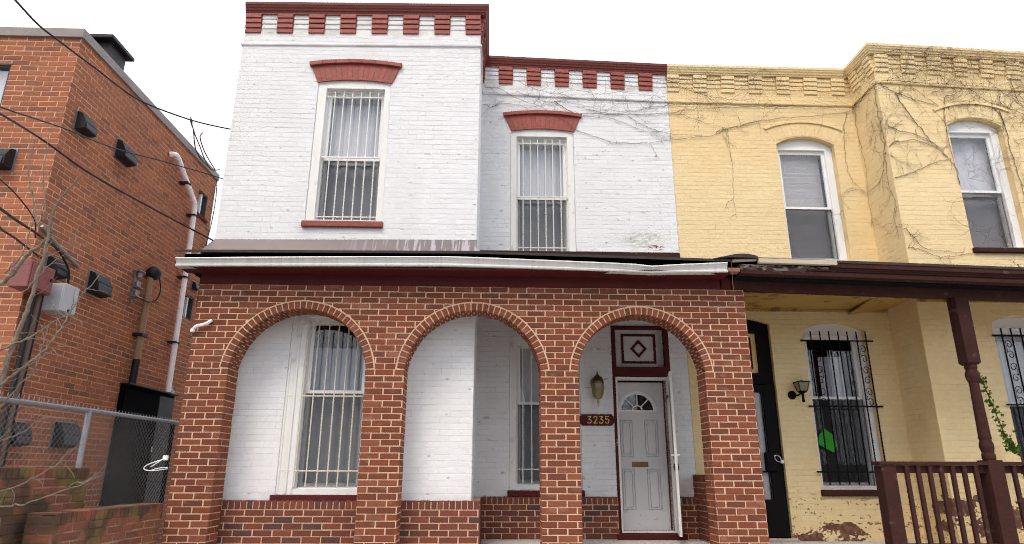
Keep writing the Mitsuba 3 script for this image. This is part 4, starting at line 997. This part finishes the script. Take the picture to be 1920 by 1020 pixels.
# the twig growing at the roof corner
tg = thing('roof_twig', 'bare twig sprouting at the far roof corner of the brick building', 'plant')
for pts in ([(-4.9, 9.48, 6.96), (-4.9, 9.65, 6.84), (-4.9, 9.89, 6.73), (-4.9, 10.10, 6.62), (-4.9, 10.40, 6.56), (-4.9, 10.72, 6.71)], [(-4.9, 9.60, 6.86), (-4.9, 9.75, 6.63), (-4.9, 10.0, 6.55), (-4.9, 10.3, 6.56)], [(-4.9, 9.9, 6.99), (-4.9, 9.85, 6.87), (-4.9, 10.1, 6.72), (-4.9, 10.56, 6.62)]):
    add('stem', tube(curve(pts, 5), .010, 5), 'm_vine', tg)
add('leaf', tube([(-4.9, 9.44, 7.03), (-4.9, 9.49, 6.97), (-4.9, 9.54, 6.89)], [.004, .022, .006], 5), 'm_vine', tg)

# ================================================================ FENCE, GARDEN WALLS
gw = thing('garden_wall', 'raised mossy brick garden wall in front of the chain-link fence', 'wall')
fg = facing_right(-3.75)
gk = add('core', slab(fg, sbox(3.2, 0, 6.47, 1.605), -.25, 0), 'm_garden_mortar', gw)
bricks(gk, fg, sbox(3.2, .4, 6.474, 1.53), 'm_garden_brick', seed=81, v0=1.53 - 20 * .0691, length=.2127, joint=.011, jitter=.0025)
rng = np.random.default_rng(82)
for i in range(48):
    a = 3.2 + i * .0682
    lay(gk, 'm_garden_brick', *piece(fg, [(a + .004, 1.533), (a + .064, 1.533), (a + .064, 1.615 + rng.normal(0, .002)), (a + .004, 1.615 + rng.normal(0, .002))], -.252, .008, .003, rng))
ge = Frame((0, 6.47, 0), (-1, 0, 0), (0, 1, 0))
gw2 = thing('garden_wall', 'lower mossy brick garden wall running back to the arched porch', 'wall')
fg2 = facing_right(-3.44)
gk2 = add('core', slab(fg2, sbox(5.6, 0, P - .01, 1.262), -.22, 0), 'm_garden_mortar', gw2)
bricks(gk2, front(5.6), sbox(-3.66, .4, -3.44, 1.262), 'm_garden_brick', seed=84, v0=1.185 - 20 * .0691, u0=-3.66, joint=.011)
bricks(gk2, fg2, sbox(5.6, .4, P - .008, 1.185), 'm_garden_brick', seed=83, v0=1.185 - 20 * .0691, joint=.011, jitter=.0025)
for i in range(26):
    a = 5.6 + i * .0672
    if a + .06 > P - .01: break
    lay(gk2, 'm_garden_brick', *piece(fg2, [(a + .004, 1.188), (a + .063, 1.188), (a + .063, 1.272 + rng.normal(0, .002)), (a + .004, 1.272 + rng.normal(0, .002))], -.222, .008, .003, rng))
fe = thing('chain_link_fence', 'galvanised chain-link fence beside the brick porch', 'fence')
XF = -3.87
add('top_rail', tube([[XF, 3.2, 2.10], [XF, 6.5, 2.145], [XF, 9.2, 2.165]], .021, 10), 'm_galvanised', fe, smooth=50)
for y in (6.50, 9.15, 3.6): add('post', tube([[XF - .005, y, .05], [XF, y, 2.15]], .028, 10), 'm_galvanised', fe, smooth=50)
ms = []; za, zb = .75, 2.13; h = zb - za; sp_ = .062
y = 3.2 - h
while y < 9.2:
    for s in (1, -1):
        ya, yb = (y, y + h) if s > 0 else (y + h, y)
        t0, t1 = 0.0, 1.0
        lo_, hi_ = 3.2, 9.2
        pa, pb = np.array([XF + .024 + .002 * s, ya, za]), np.array([XF + .024 + .002 * s, yb, zb])
        ts = [t for t in (0, 1)]
        dd = pb[1] - pa[1]
        ta, tb = sorted(((lo_ - pa[1]) / dd, (hi_ - pa[1]) / dd)); ta, tb = max(0, ta), min(1, tb)
        if tb > ta: ms.append(tube([pa + (pb - pa) * ta, pa + (pb - pa) * tb], .0011, 4, False))
    y += sp_
add('chain_mesh', cat(ms), 'm_wire', fe, kind='stuff')
tw = []
for i in range(95):
    y = 3.25 + i * .062
    tw.append(tube([[XF + .022, y - .012, 2.135], [XF + .024, y, 2.19], [XF + .026, y + .012, 2.135]], .0017, 4, False))
add('twisted_ends', cat(tw), 'm_galvanised', fe, kind='stuff')
cd = thing('extension_cord', 'white cord with a plug looped over the chain-link fence', 'cord')
add('cable', tube(curve([[-3.46, 7.28, 1.715], [-3.52, 7.25, 1.69], [-3.61, 7.25, 1.655], [-3.645, 7.25, 1.62], [-3.60, 7.25, 1.598], [-3.50, 7.25, 1.60], [-3.41, 7.28, 1.617]], 6), .0055, 6), 'm_white_plain', cd, smooth=50)
add('cable', tube(curve([[-3.47, 7.26, 1.71], [-3.53, 7.24, 1.66], [-3.57, 7.24, 1.635]], 5), .0045, 6), 'm_white_plain', cd, smooth=50)
add('plug', box(-3.475, -3.425, 7.26, 7.30, 1.70, 1.75, .008), 'm_white_plain', cd)
add('cable', tube(curve([[-3.56, 7.25, 1.60], [-3.50, 7.24, 1.618], [-3.41, 7.27, 1.63]], 5), .005, 6), 'm_white_plain', cd, smooth=50)

# ================================================================ SMALL THINGS ON THE HOUSES
hs = thing('house_number_sign', 'dark red eight-sided plaque with house number 3235 beside the white door', 'sign')
pl = Polygon([(1.205, 2.195), (1.60, 2.195), (1.635, 2.23), (1.635, 2.31), (1.60, 2.345), (1.205, 2.345), (1.17, 2.31), (1.17, 2.23)])
add('plaque', slab(fR, pl, .006, .026), 'm_maroon', hs)
tm = meshkit.text_mesh('3235', .098, .004)
b0, b1 = tm.bounds; w_ = b1[0] - b0[0]; tm.apply_translation([-b0[0], -b0[1], 0]); tm.apply_scale([.30 / w_, 1, 1])
add('digits', trimesh.Trimesh(fR.w(tm.vertices[:, 0] + 1.27, tm.vertices[:, 1] + 2.222, tm.vertices[:, 2] + .0262), tm.faces, process=False), 'm_gold_paint', hs, label='gold digits 3235')
db = thing('door_bell', 'small brass doorbell on the dark red door frame', 'doorbell')
add('plate', box(1.655, 1.675, R - .026, R - .012, 1.93, 2.03, .003), 'm_brass_dark', db)
add('button', box(1.660, 1.670, R - .032, R - .026, 1.97, 1.985, .002), 'm_vinyl', db)

# brass lantern beside the door
lt = thing('wall_lantern', 'brass carriage lantern on the white wall above the house number', 'wall lamp')
lx, ly = 1.405, R - .17
add('back_plate', lathe([(.001, 0), (.055, .004), (.05, .016), (.03, .022)], 0, 0).apply_transform(trimesh.transformations.rotation_matrix(math.pi / 2, [1, 0, 0])).apply_translation([lx - .02, R - .004, 2.78]), 'm_brass_dark', lt, smooth=40)
add('arm', tube(curve([[lx - .02, R - .01, 2.78], [lx - .01, R - .08, 2.84], [lx, ly, 2.865]], 5), .010, 8), 'm_brass', lt, smooth=50)
add('cap', lathe([(.004, 2.905), (.008, 2.88), (.018, 2.86), (.022, 2.85), (.045, 2.835), (.075, 2.80), (.085, 2.76), (.082, 2.745)], lx, ly, 16), 'm_brass_dark', lt, smooth=40)
add('glass', lathe([(.076, 2.745), (.080, 2.68), (.068, 2.60), (.05, 2.555)], lx, ly, 6), 'm_lamp_glass', lt)
for i in range(6):
    t = i * math.pi / 3
    add('rib', tube([[lx + r * math.cos(t), ly + r * math.sin(t), z] for r, z in ((.082, 2.745), (.084, 2.68), (.071, 2.60), (.052, 2.552))], .004, 5), 'm_brass', lt)
add('base', lathe([(.054, 2.555), (.05, 2.54), (.02, 2.53), (.014, 2.51), (.02, 2.495), (.01, 2.48), (.006, 2.44), (.001, 2.43)], lx, ly, 16), 'm_brass', lt, smooth=40)
add('candle', lathe([(.012, 2.55), (.012, 2.63), (.02, 2.65), (.016, 2.69), (.001, 2.71)], lx, ly, 10), 'm_vinyl', lt, smooth=40)
# black lantern by the yellow door
bl = thing('wall_lantern', 'small black lantern on the yellow wall beside the dark door', 'wall lamp')
bx, by = 4.20, R - .15
add('back_plate', lathe([(.001, 0), (.058, .002), (.058, .014), (.03, .03), (.001, .034)], 0, 0).apply_transform(trimesh.transformations.rotation_matrix(math.pi / 2, [1, 0, 0])).apply_translation([4.115, R - .004, 2.62]), 'm_iron', bl, smooth=40)
add('arm', tube(curve([[4.115, R - .03, 2.62], [4.16, R - .10, 2.61], [bx, by, 2.65]], 5), .012, 8), 'm_iron', bl, smooth=50)
hull = lambda pts: trimesh.convex.convex_hull(np.array(pts))
def frus(z0, h0, z1, h1): return hull([[bx + a * h, by + c * h, z] for a in (-1, 1) for c in (-1, 1) for z, h in ((z0, h0), (z1, h1))])
add('glass', frus(2.66, .045, 2.775, .075), 'm_lamp_glass', bl)
for a in (-1, 1):
    for c in (-1, 1): add('rib', tube([[bx + a * .046, by + c * .046, 2.66], [bx + a * .077, by + c * .077, 2.776]], .006, 5), 'm_iron', bl)
add('cap', cat([frus(2.776, .082, 2.788, .082), frus(2.788, .03, 2.805, .02)]), 'm_iron', bl)
add('base', cat([frus(2.635, .03, 2.66, .052), lathe([(.018, 2.64), (.016, 2.55), (.02, 2.54), (.02, 2.515), (.001, 2.51)], bx, by, 10)]), 'm_iron', bl)
# green paper behind the lower window
gp = [[4.56, 2.185], [4.655, 2.10], [4.715, 1.965], [4.64, 1.86], [4.52, 1.93], [4.44, 1.975], [4.475, 2.09]]
add('green_paper', trimesh.Trimesh([[x, R + .149 - .02 * (i % 2), z] for i, (x, z) in enumerate(gp)], [[0, 6, 1], [1, 6, 2], [2, 6, 5], [2, 5, 4], [2, 4, 3]], process=False).apply_translation([0, -.045, 0]), 'm_green_paper', label='torn sheet of bright green paper in the yellow house\'s lower window', cat='paper')

# ================================================================ WIRES
def wire(label, pts, r=.008, name='utility_wire', cat_='wire', group=None):
    add(name, tube(curve(pts, 8), r, 6), 'm_black', None, label=label, cat=cat_, group=group, smooth=50)
wire('thick black wire crossing the roof corner of the brick building', [(-4.50, 4.4, 5.80), (-4.53, 5.2, 5.82), (-4.55, 5.6, 5.82), (-4.54, 5.9, 5.85), (-4.51, 6.5, 5.92), (-4.44, 7.2, 5.98), (-4.3, 7.9, 6.16), (-4.12, 8.6, 6.4), (-3.52, 9.6, 6.75)], .010)
wire('wire sloping across the brick side wall to its far top corner', [(-4.20, 4.4, 4.40), (-4.36, 5.2, 4.65), (-4.5, 6.2, 5.0), (-4.57, 7.2, 5.29), (-4.49, 8.2, 5.61), (-4.22, 9.2, 5.86), (-3.52, 10.4, 6.0)])
wire('wire sloping down across the brick wall to the left end of the porch roof', [(-4.05, 4.4, 4.33), (-4.18, 5.0, 4.47), (-4.38, 5.8, 4.65), (-4.26, 6.4, 4.58), (-3.87, 6.9, 4.42), (-3.50, 7.82, 4.34)], .010)
wire('thin dark cable running to the brick corner above the boxes', [(-4.2, 4.8, 4.0), (-4.37, 5.4, 4.05), (-4.63, 6.0, 4.13), (-4.80, 6.5, 4.09), (-4.97, 6.80, 4.0)], .007)
wire('black cable curving down into the grey electrical box', [(-4.1, 4.8, 3.7), (-4.3, 5.4, 3.77), (-4.53, 5.9, 3.86), (-4.71, 6.5, 3.92), (-4.83, 6.95, 3.94), (-4.86, 7.15, 3.88), (-4.85, 7.27, 3.76), (-4.86, 7.31, 3.57)], .013)
wire('dark cable reaching the red electrical box', [(-3.9, 4.8, 3.5), (-4.26, 5.4, 3.59), (-4.64, 6.1, 3.74), (-4.9, 6.9, 3.78)], .010)
wire('thin cable hanging down the far end of the brick side wall', [(-4.95, 10.777, 6.561), (-4.95, 10.84, 6.2), (-4.95, 10.81, 5.7), (-4.95, 10.72, 5.19), (-4.95, 10.72, 4.2)], .008)

# ================================================================ VINES
class Vines:
    def __init__(s, seed): s.rng = np.random.default_rng(seed); s.stems, s.twigs = [], []
    def path(s, pts3, r, n=5, wob=.008):
        c = curve(pts3, n); c = c + s.rng.normal(0, wob, c.shape) * [1, .25, 1]; return c
    def stem(s, fr, pts, r=.009, off=.018, twigs=6, tl=.35):
        p3 = np.array([fr.w(u, v, off) for u, v in pts]); c = s.path(p3, r)
        r = r * .43; s.stems.append(tube(c, np.linspace(r, r * .55, len(c)), 5))
        for _ in range(twigs):
            i = s.rng.integers(1, len(c) - 1); s.twig(fr, c[i], c[min(i + 1, len(c) - 1)] - c[i - 1], s.rng.uniform(.3, 1) * tl, off)
    def twig(s, fr, p, d, L, off, r=.0022, depth=0):
        a = math.atan2(d @ fr.V, d @ fr.U) + s.rng.choice([-1, 1]) * s.rng.uniform(.3, 1.1)
        q = np.array(p); pts = [q.copy()]; n = 7
        for i in range(n):
            a += s.rng.normal(0, .28); q = q + (L / n) * (math.cos(a) * fr.U + math.sin(a) * fr.V) + fr.N * s.rng.normal(0, .004); pts.append(q.copy())
        pts = np.array(pts)
        if pts[:, 2].max() > 7.86 and s.rng.random() > .12: return
        s.twigs.append(tube(pts, np.linspace(r, r * .4, len(pts)), 4, False))
        if depth < 1:
            for k_ in range(s.rng.integers(0, 3)): j = s.rng.integers(2, n); s.twig(fr, pts[j], pts[j] - pts[j - 1], L * .55, off, r * .75, depth + 1)
    def scatter(s, fr, u0, u1, v0, v1, n, L, bias=-.35, off=.02):
        for _ in range(n):
            u, v = s.rng.uniform(u0, u1), s.rng.uniform(v0, v1); a = bias + s.rng.normal(0, .6) + (math.pi if s.rng.random() < .35 else 0)
            s.twig(fr, fr.w(u, v, off), math.cos(a) * fr.U + math.sin(a) * fr.V, L * s.rng.uniform(.5, 1.3), off)
    def done(s, label, group=None):
        k = thing('bare_vine', label, 'vine', group)
        for m in s.stems: add('stem', m, 'm_vine', k, smooth=50)
        add('twigs', cat(s.twigs), 'm_vine', k, kind='stuff')

V = Vines(3)
fv = front(YB)
for pts, r in (([(5.68, 7.15), (5.84, 7.02), (6.07, 6.91), (6.32, 6.83), (6.53, 6.76), (6.59, 6.72)], .012), ([(5.9, 6.98), (6.03, 6.67), (6.15, 6.44), (6.27, 6.21), (6.40, 6.07), (6.48, 5.93), (6.57, 5.79), (6.58, 5.53)], .013),
               ([(6.59, 6.72), (6.56, 6.52), (6.55, 6.34), (6.56, 6.0), (6.58, 5.5)], .010), ([(5.69, 6.43), (5.86, 6.35), (6.07, 6.3), (6.26, 6.2), (6.4, 6.07)], .011), ([(6.11, 6.48), (5.98, 6.58), (5.79, 6.63), (5.71, 6.54), (5.69, 6.43)], .006),
               ([(5.66, 6.10), (5.78, 6.18), (6.09, 6.19), (6.34, 6.09), (6.47, 5.93)], .012), ([(5.66, 5.6), (5.88, 5.67), (6.24, 5.83), (6.54, 5.92)], .012), ([(5.66, 4.55), (5.79, 4.54), (5.99, 4.45), (6.19, 4.43), (6.54, 4.49)], .010),
               ([(5.66, 4.84), (5.76, 4.74), (5.9, 4.54), (6.17, 4.52), (6.42, 4.5)], .009), ([(5.66, 6.0), (5.72, 5.89), (5.91, 5.79), (6.1, 5.78)], .006), ([(7.49, 7.05), (7.49, 6.81), (7.76, 6.67), (8.2, 6.5)], .009),
               ([(6.59, 6.72), (6.63, 6.92), (6.83, 7.0), (6.71, 7.15), (6.62, 7.32), (6.5, 7.5)], .010), ([(6.53, 6.76), (6.33, 6.92), (6.15, 7.12), (6.0, 7.21), (5.9, 7.4)], .008), ([(7.13, 6.80), (6.88, 6.86), (6.61, 6.8)], .008),
               ([(7.42, 6.7), (7.44, 6.29), (7.43, 6.08), (7.45, 5.8), (7.47, 5.47), (7.46, 5.0), (7.5, 4.6)], .012), ([(7.30, 6.85), (7.42, 6.6), (7.44, 6.4)], .01), ([(6.9, 7.2), (7.1, 7.02), (7.3, 6.85), (7.6, 6.75)], .009),
               ([(7.2, 7.5), (7.35, 7.25), (7.5, 7.05), (7.7, 6.9)], .008), ([(7.7, 7.3), (7.72, 6.95), (7.85, 6.6), (7.8, 6.1)], .009)):
    V.stem(fv, pts, r, twigs=5, tl=.34)
V.stem(fv, [(5.75, 7.3), (6.2, 7.42), (6.6, 7.38), (7.1, 7.35), (7.8, 7.2)], .007, off=.075, twigs=16, tl=.4)
V.stem(fv, [(5.62, 7.55), (6.0, 7.65), (6.5, 7.62), (7.0, 7.55), (7.9, 7.45)], .008, off=.12, twigs=22, tl=.35)
V.stem(fv, [(5.70, 7.18), (6.2, 7.15), (6.8, 7.12), (7.6, 7.06)], .008, off=.045, twigs=14, tl=.4)
V.scatter(fv, 5.75, 8.3, 7.28, 7.6, 75, .42, off=.068)
V.scatter(fv, 5.75, 8.3, 7.5, 7.75, 60, .35, bias=-.1, off=.12)
V.scatter(fv, 5.8, 8.3, 6.85, 7.25, 40, .42, off=.04)
V.scatter(fv, 7.45, 8.3, 5.2, 7.0, 75, .4)
V.scatter(fv, 5.8, 8.3, 6.75, 7.2, 45, .4, off=.022)
V.scatter(fv, 6.6, 7.4, 5.48, 5.95, 40, .32, off=.05)
V.scatter(fv, 6.65, 7.3, 4.6, 5.45, 14, .4, bias=-1.0, off=.05)
V.scatter(fv, 6.6, 7.4, 6.3, 6.75, 14, .3, off=.03)
V.scatter(fv, 5.68, 6.5, 5.9, 6.9, 16, .35, bias=-1.2)
V.done('dense tangle of bare brown vines over the yellow bay and its cornice')
V = Vines(4)
fr5 = facing_left(5.65)
for pts, r in (([(8.36, 7.12), (8.40, 6.75), (8.38, 6.44), (8.38, 6.37), (8.36, 6.17), (8.44, 5.96), (8.50, 5.79), (8.70, 5.66), (8.93, 5.68)], .010), ([(8.39, 6.05), (8.42, 5.83), (8.42, 5.5), (8.36, 5.17), (8.44, 5.04), (8.42, 4.7)], .008), ([(8.9, 7.16), (8.94, 6.9), (8.95, 6.6), (8.9, 6.1), (8.93, 5.70)], .008), ([(8.95, 7.10), (8.7, 7.13), (8.45, 7.17), (8.34, 7.17)], .010), ([(8.93, 5.68), (8.97, 5.62), (8.96, 5.3), (8.95, 5.0)], .005)):
    V.stem(fr5, [(-a, b) for a, b in pts], r, twigs=6, tl=.3)
V.scatter(fr5, -8.6, -8.34, 6.2, 7.15, 22, .4, bias=-1.5)
V.scatter(fr5, -8.9, -8.34, 7.2, 7.6, 16, .3, off=.1)
V.scatter(fr5, -8.55, -8.34, 4.5, 5.6, 10, .25, bias=-1.3)
V.done('bare vines hanging down the narrow side of the yellow bay')
V = Vines(6)
for pts, r in (([(3.40, 6.66), (3.73, 6.75), (4.17, 6.87), (4.7, 6.93), (5.18, 6.99), (5.52, 7.05), (5.64, 7.1)], .011), ([(-.19, 7.07), (-.07, 7.02), (.14, 7.1), (.51, 7.03), (.89, 7.14), (1.36, 7.18), (1.92, 7.16), (2.5, 7.16)], .008),
               ([(.89, 7.14), (1.21, 6.94), (1.52, 6.94), (2.03, 6.93), (2.65, 6.97), (3.05, 7.04), (3.7, 7.09), (4.6, 7.13)], .011), ([(1.2, 6.66), (1.55, 6.53), (1.85, 6.44), (2.36, 6.45), (2.9, 6.53), (3.4, 6.61), (3.59, 6.72), (4.03, 6.82)], .009),
               ([(1.28, 6.89), (1.79, 6.86), (2.25, 6.67), (2.6, 6.57), (2.94, 6.53)], .007), ([(2.03, 6.9), (2.37, 6.7), (2.71, 6.6), (3.23, 6.58)], .007), ([(2.65, 6.97), (2.97, 6.92), (3.22, 6.82), (3.59, 6.72)], .007),
               ([(3.59, 6.72), (3.60, 6.31), (3.61, 6.01), (3.58, 5.6), (3.6, 5.2)], .005), ([(-.17, 7.36), (.04, 7.34), (.35, 7.16), (.7, 7.04), (.88, 6.90), (1.07, 6.78), (1.2, 6.66)], .008), ([(5.55, 7.07), (5.44, 6.76), (5.40, 6.4), (5.40, 6.07), (5.46, 5.85), (5.58, 5.70)], .008),
               ([(5.62, 5.68), (5.35, 5.72), (5.25, 5.5), (5.20, 5.2), (5.09, 5.0)], .005), ([(.3, 7.3), (.7, 7.15), (1.1, 7.12), (1.6, 7.02), (2.1, 6.98), (2.7, 6.93)], .007), ([(1.4, 7.0), (1.9, 6.95), (2.4, 7.06), (2.9, 7.12), (3.5, 7.13), (4.2, 7.12), (5.3, 7.12)], .009)):
    V.stem(fR, pts, r, off=.022 if max(b for a, b in pts) < 7.2 else .035, twigs=5, tl=.34)
for pts, r in (([(.35, 7.46), (.56, 7.34), (.89, 7.25), (1.22, 7.31), (1.62, 7.26), (1.93, 7.29), (2.4, 7.25), (2.64, 7.23)], .007), ([(2.66, 7.55), (2.89, 7.42), (3.26, 7.27), (3.71, 7.20), (4.07, 7.21)], .008), ([(2.5, 7.5), (3.2, 7.58), (3.9, 7.5), (4.8, 7.42), (5.5, 7.3)], .007)):
    V.stem(fR, pts, r, off=.075, twigs=12, tl=.4)
V.scatter(fR, -.1, 2.6, 6.95, 7.4, 20, .45, off=.06)
V.scatter(fR, 2.6, 5.5, 7.0, 7.45, 26, .45, off=.085)
V.scatter(fR, 1.4, 5.4, 7.45, 7.76, 34, .4, bias=-.05, off=.118)
V.done('thin bare vines trailing under the cornice from the yellow wall onto the white one')

# ivy garland beside the porch post
iv = thing('ivy_vine', 'green ivy strand hanging beside the turned brown porch post', 'vine')
ic = curve([(6.06, 8.0, 2.75), (6.10, 8.0, 2.61), (6.15, 8.0, 2.37), (6.21, 8.0, 2.11), (6.26, 8.0, 1.94), (6.31, 8.0, 1.86)], 10)
add('stem', tube(np.vstack([ic, [[6.36, 8.0, 1.80], [6.5, 8.1, 1.70]]]), .006, 5), 'm_vine', iv)
rng = np.random.default_rng(9); lv, lf = [], []
for i in range(170):
    c = ic[min(len(ic) - 1, int(rng.beta(1.5, 1.0) * len(ic)))] + rng.normal(0, .028, 3); s_ = rng.uniform(.018, .034)
    Rm = trimesh.transformations.random_rotation_matrix(rng.random(3))[:3, :3]; b_ = len(lv)
    sh = np.array([[0, -1, 0], [.55, -.45, .1], [.95, .1, 0], [.35, .25, .12], [0, 1.1, 0], [-.35, .25, .12], [-.95, .1, 0], [-.55, -.45, .1], [0, 0, .2]]) * s_
    lv += list(c + sh @ Rm.T); lf += [[b_ + 8, b_ + j, b_ + (j + 1) % 8] for j in range(8)]
add('leaves', trimesh.Trimesh(np.array(lv), np.array(lf), process=False), 'm_leaf', iv, kind='stuff')

# ================================================================ BARE SHRUB AT THE LEFT
sb = thing('bare_shrub', 'bare leafless shrub with pale branches at the left edge, before the fence', 'shrub')
Y0 = 5.0
BR = [([(-3.95, .1), (-3.85, 1.2), (-3.75, 1.9), (-3.69, 2.33), (-3.66, 2.61), (-3.62, 2.82), (-3.61, 3.04), (-3.59, 3.26), (-3.59, 3.39), (-3.6, 3.6), (-3.55, 3.74), (-3.42, 3.94)], .028, .008),
      ([(-4.1, 2.85), (-3.86, 3.06), (-3.8, 3.17), (-3.74, 3.26), (-3.61, 3.38), (-3.59, 3.45)], .022, .014), ([(-3.59, 3.42), (-3.65, 3.57), (-3.73, 3.76), (-3.79, 3.92), (-3.80, 4.2)], .010, .004), ([(-3.59, 3.5), (-3.60, 3.62), (-3.65, 3.81), (-3.68, 3.95), (-3.70, 4.3)], .009, .003),
      ([(-4.0, 2.35), (-3.73, 2.47), (-3.58, 2.55), (-3.48, 2.63), (-3.38, 2.72), (-3.31, 2.78), (-3.27, 2.87), (-3.23, 2.96), (-3.15, 3.08)], .010, .004), ([(-3.85, 1.95), (-3.66, 2.17), (-3.53, 2.31), (-3.4, 2.45), (-3.32, 2.6), (-3.28, 2.7), (-3.25, 2.83)], .015, .006),
      ([(-3.9, 1.35), (-3.5, 1.46), (-3.33, 1.53), (-3.16, 1.63), (-3.06, 1.73), (-2.95, 1.8)], .009, .003), ([(-3.9, 1.33), (-3.47, 1.35), (-3.31, 1.37), (-3.12, 1.44), (-2.94, 1.5), (-2.87, 1.54)], .009, .004), ([(-2.97, 1.485), (-2.90, 1.52), (-2.82, 1.525)], .004, .002),
      ([(-3.8, 1.74), (-3.57, 1.79), (-3.43, 1.84), (-3.33, 1.92), (-3.27, 1.97)], .007, .003), ([(-3.75, 1.9), (-3.63, 2.05), (-3.56, 2.17), (-3.46, 2.33), (-3.44, 2.53), (-3.42, 2.7)], .012, .004), ([(-3.62, 2.9), (-3.5, 3.1), (-3.42, 3.2), (-3.3, 3.24)], .006, .002), ([(-3.6, 3.2), (-3.42, 3.32), (-3.36, 3.45)], .005, .002),
      ([(-3.9, 3.1), (-3.8, 3.25), (-3.78, 3.5), (-3.76, 3.6)], .007, .003), ([(-3.55, 2.3), (-3.40, 2.36), (-3.2, 2.5)], .005, .002), ([(-3.95, 2.0), (-3.7, 2.15), (-3.6, 2.45)], .012, .004)]
rng = np.random.default_rng(14); tws = []
for i, (pts, ra, rb_) in enumerate(BR):
    yy = Y0 + .06 * math.sin(i * 2.1)
    c = curve([[a, yy + .05 * math.sin(3 * a + i), b] for a, b in pts], 6); c = c + rng.normal(0, .004, c.shape)
    add('trunk' if i == 0 else 'branch', tube(c, np.linspace(ra * .8, rb_ * .8, len(c)), 7), 'm_bark', sb, smooth=50)
    for _ in range(7 if i < 6 else 3):
        j = rng.integers(3, len(c)); d = c[j] - c[j - 1]; a = math.atan2(d[2], d[0]) + rng.choice([-1, 1]) * rng.uniform(.4, 1.2); L = rng.uniform(.08, .28); q = c[j].copy(); pp = [q.copy()]
        for _k in range(5): a += rng.normal(0, .2); q = q + L / 5 * np.array([math.cos(a), rng.normal(0, .3), math.sin(a)]); pp.append(q.copy())
        tws.append(tube(np.array(pp), np.linspace(.003, .0012, 6), 4, False))
add('twigs', cat(tws), 'm_bark', sb, kind='stuff')

settle(300)
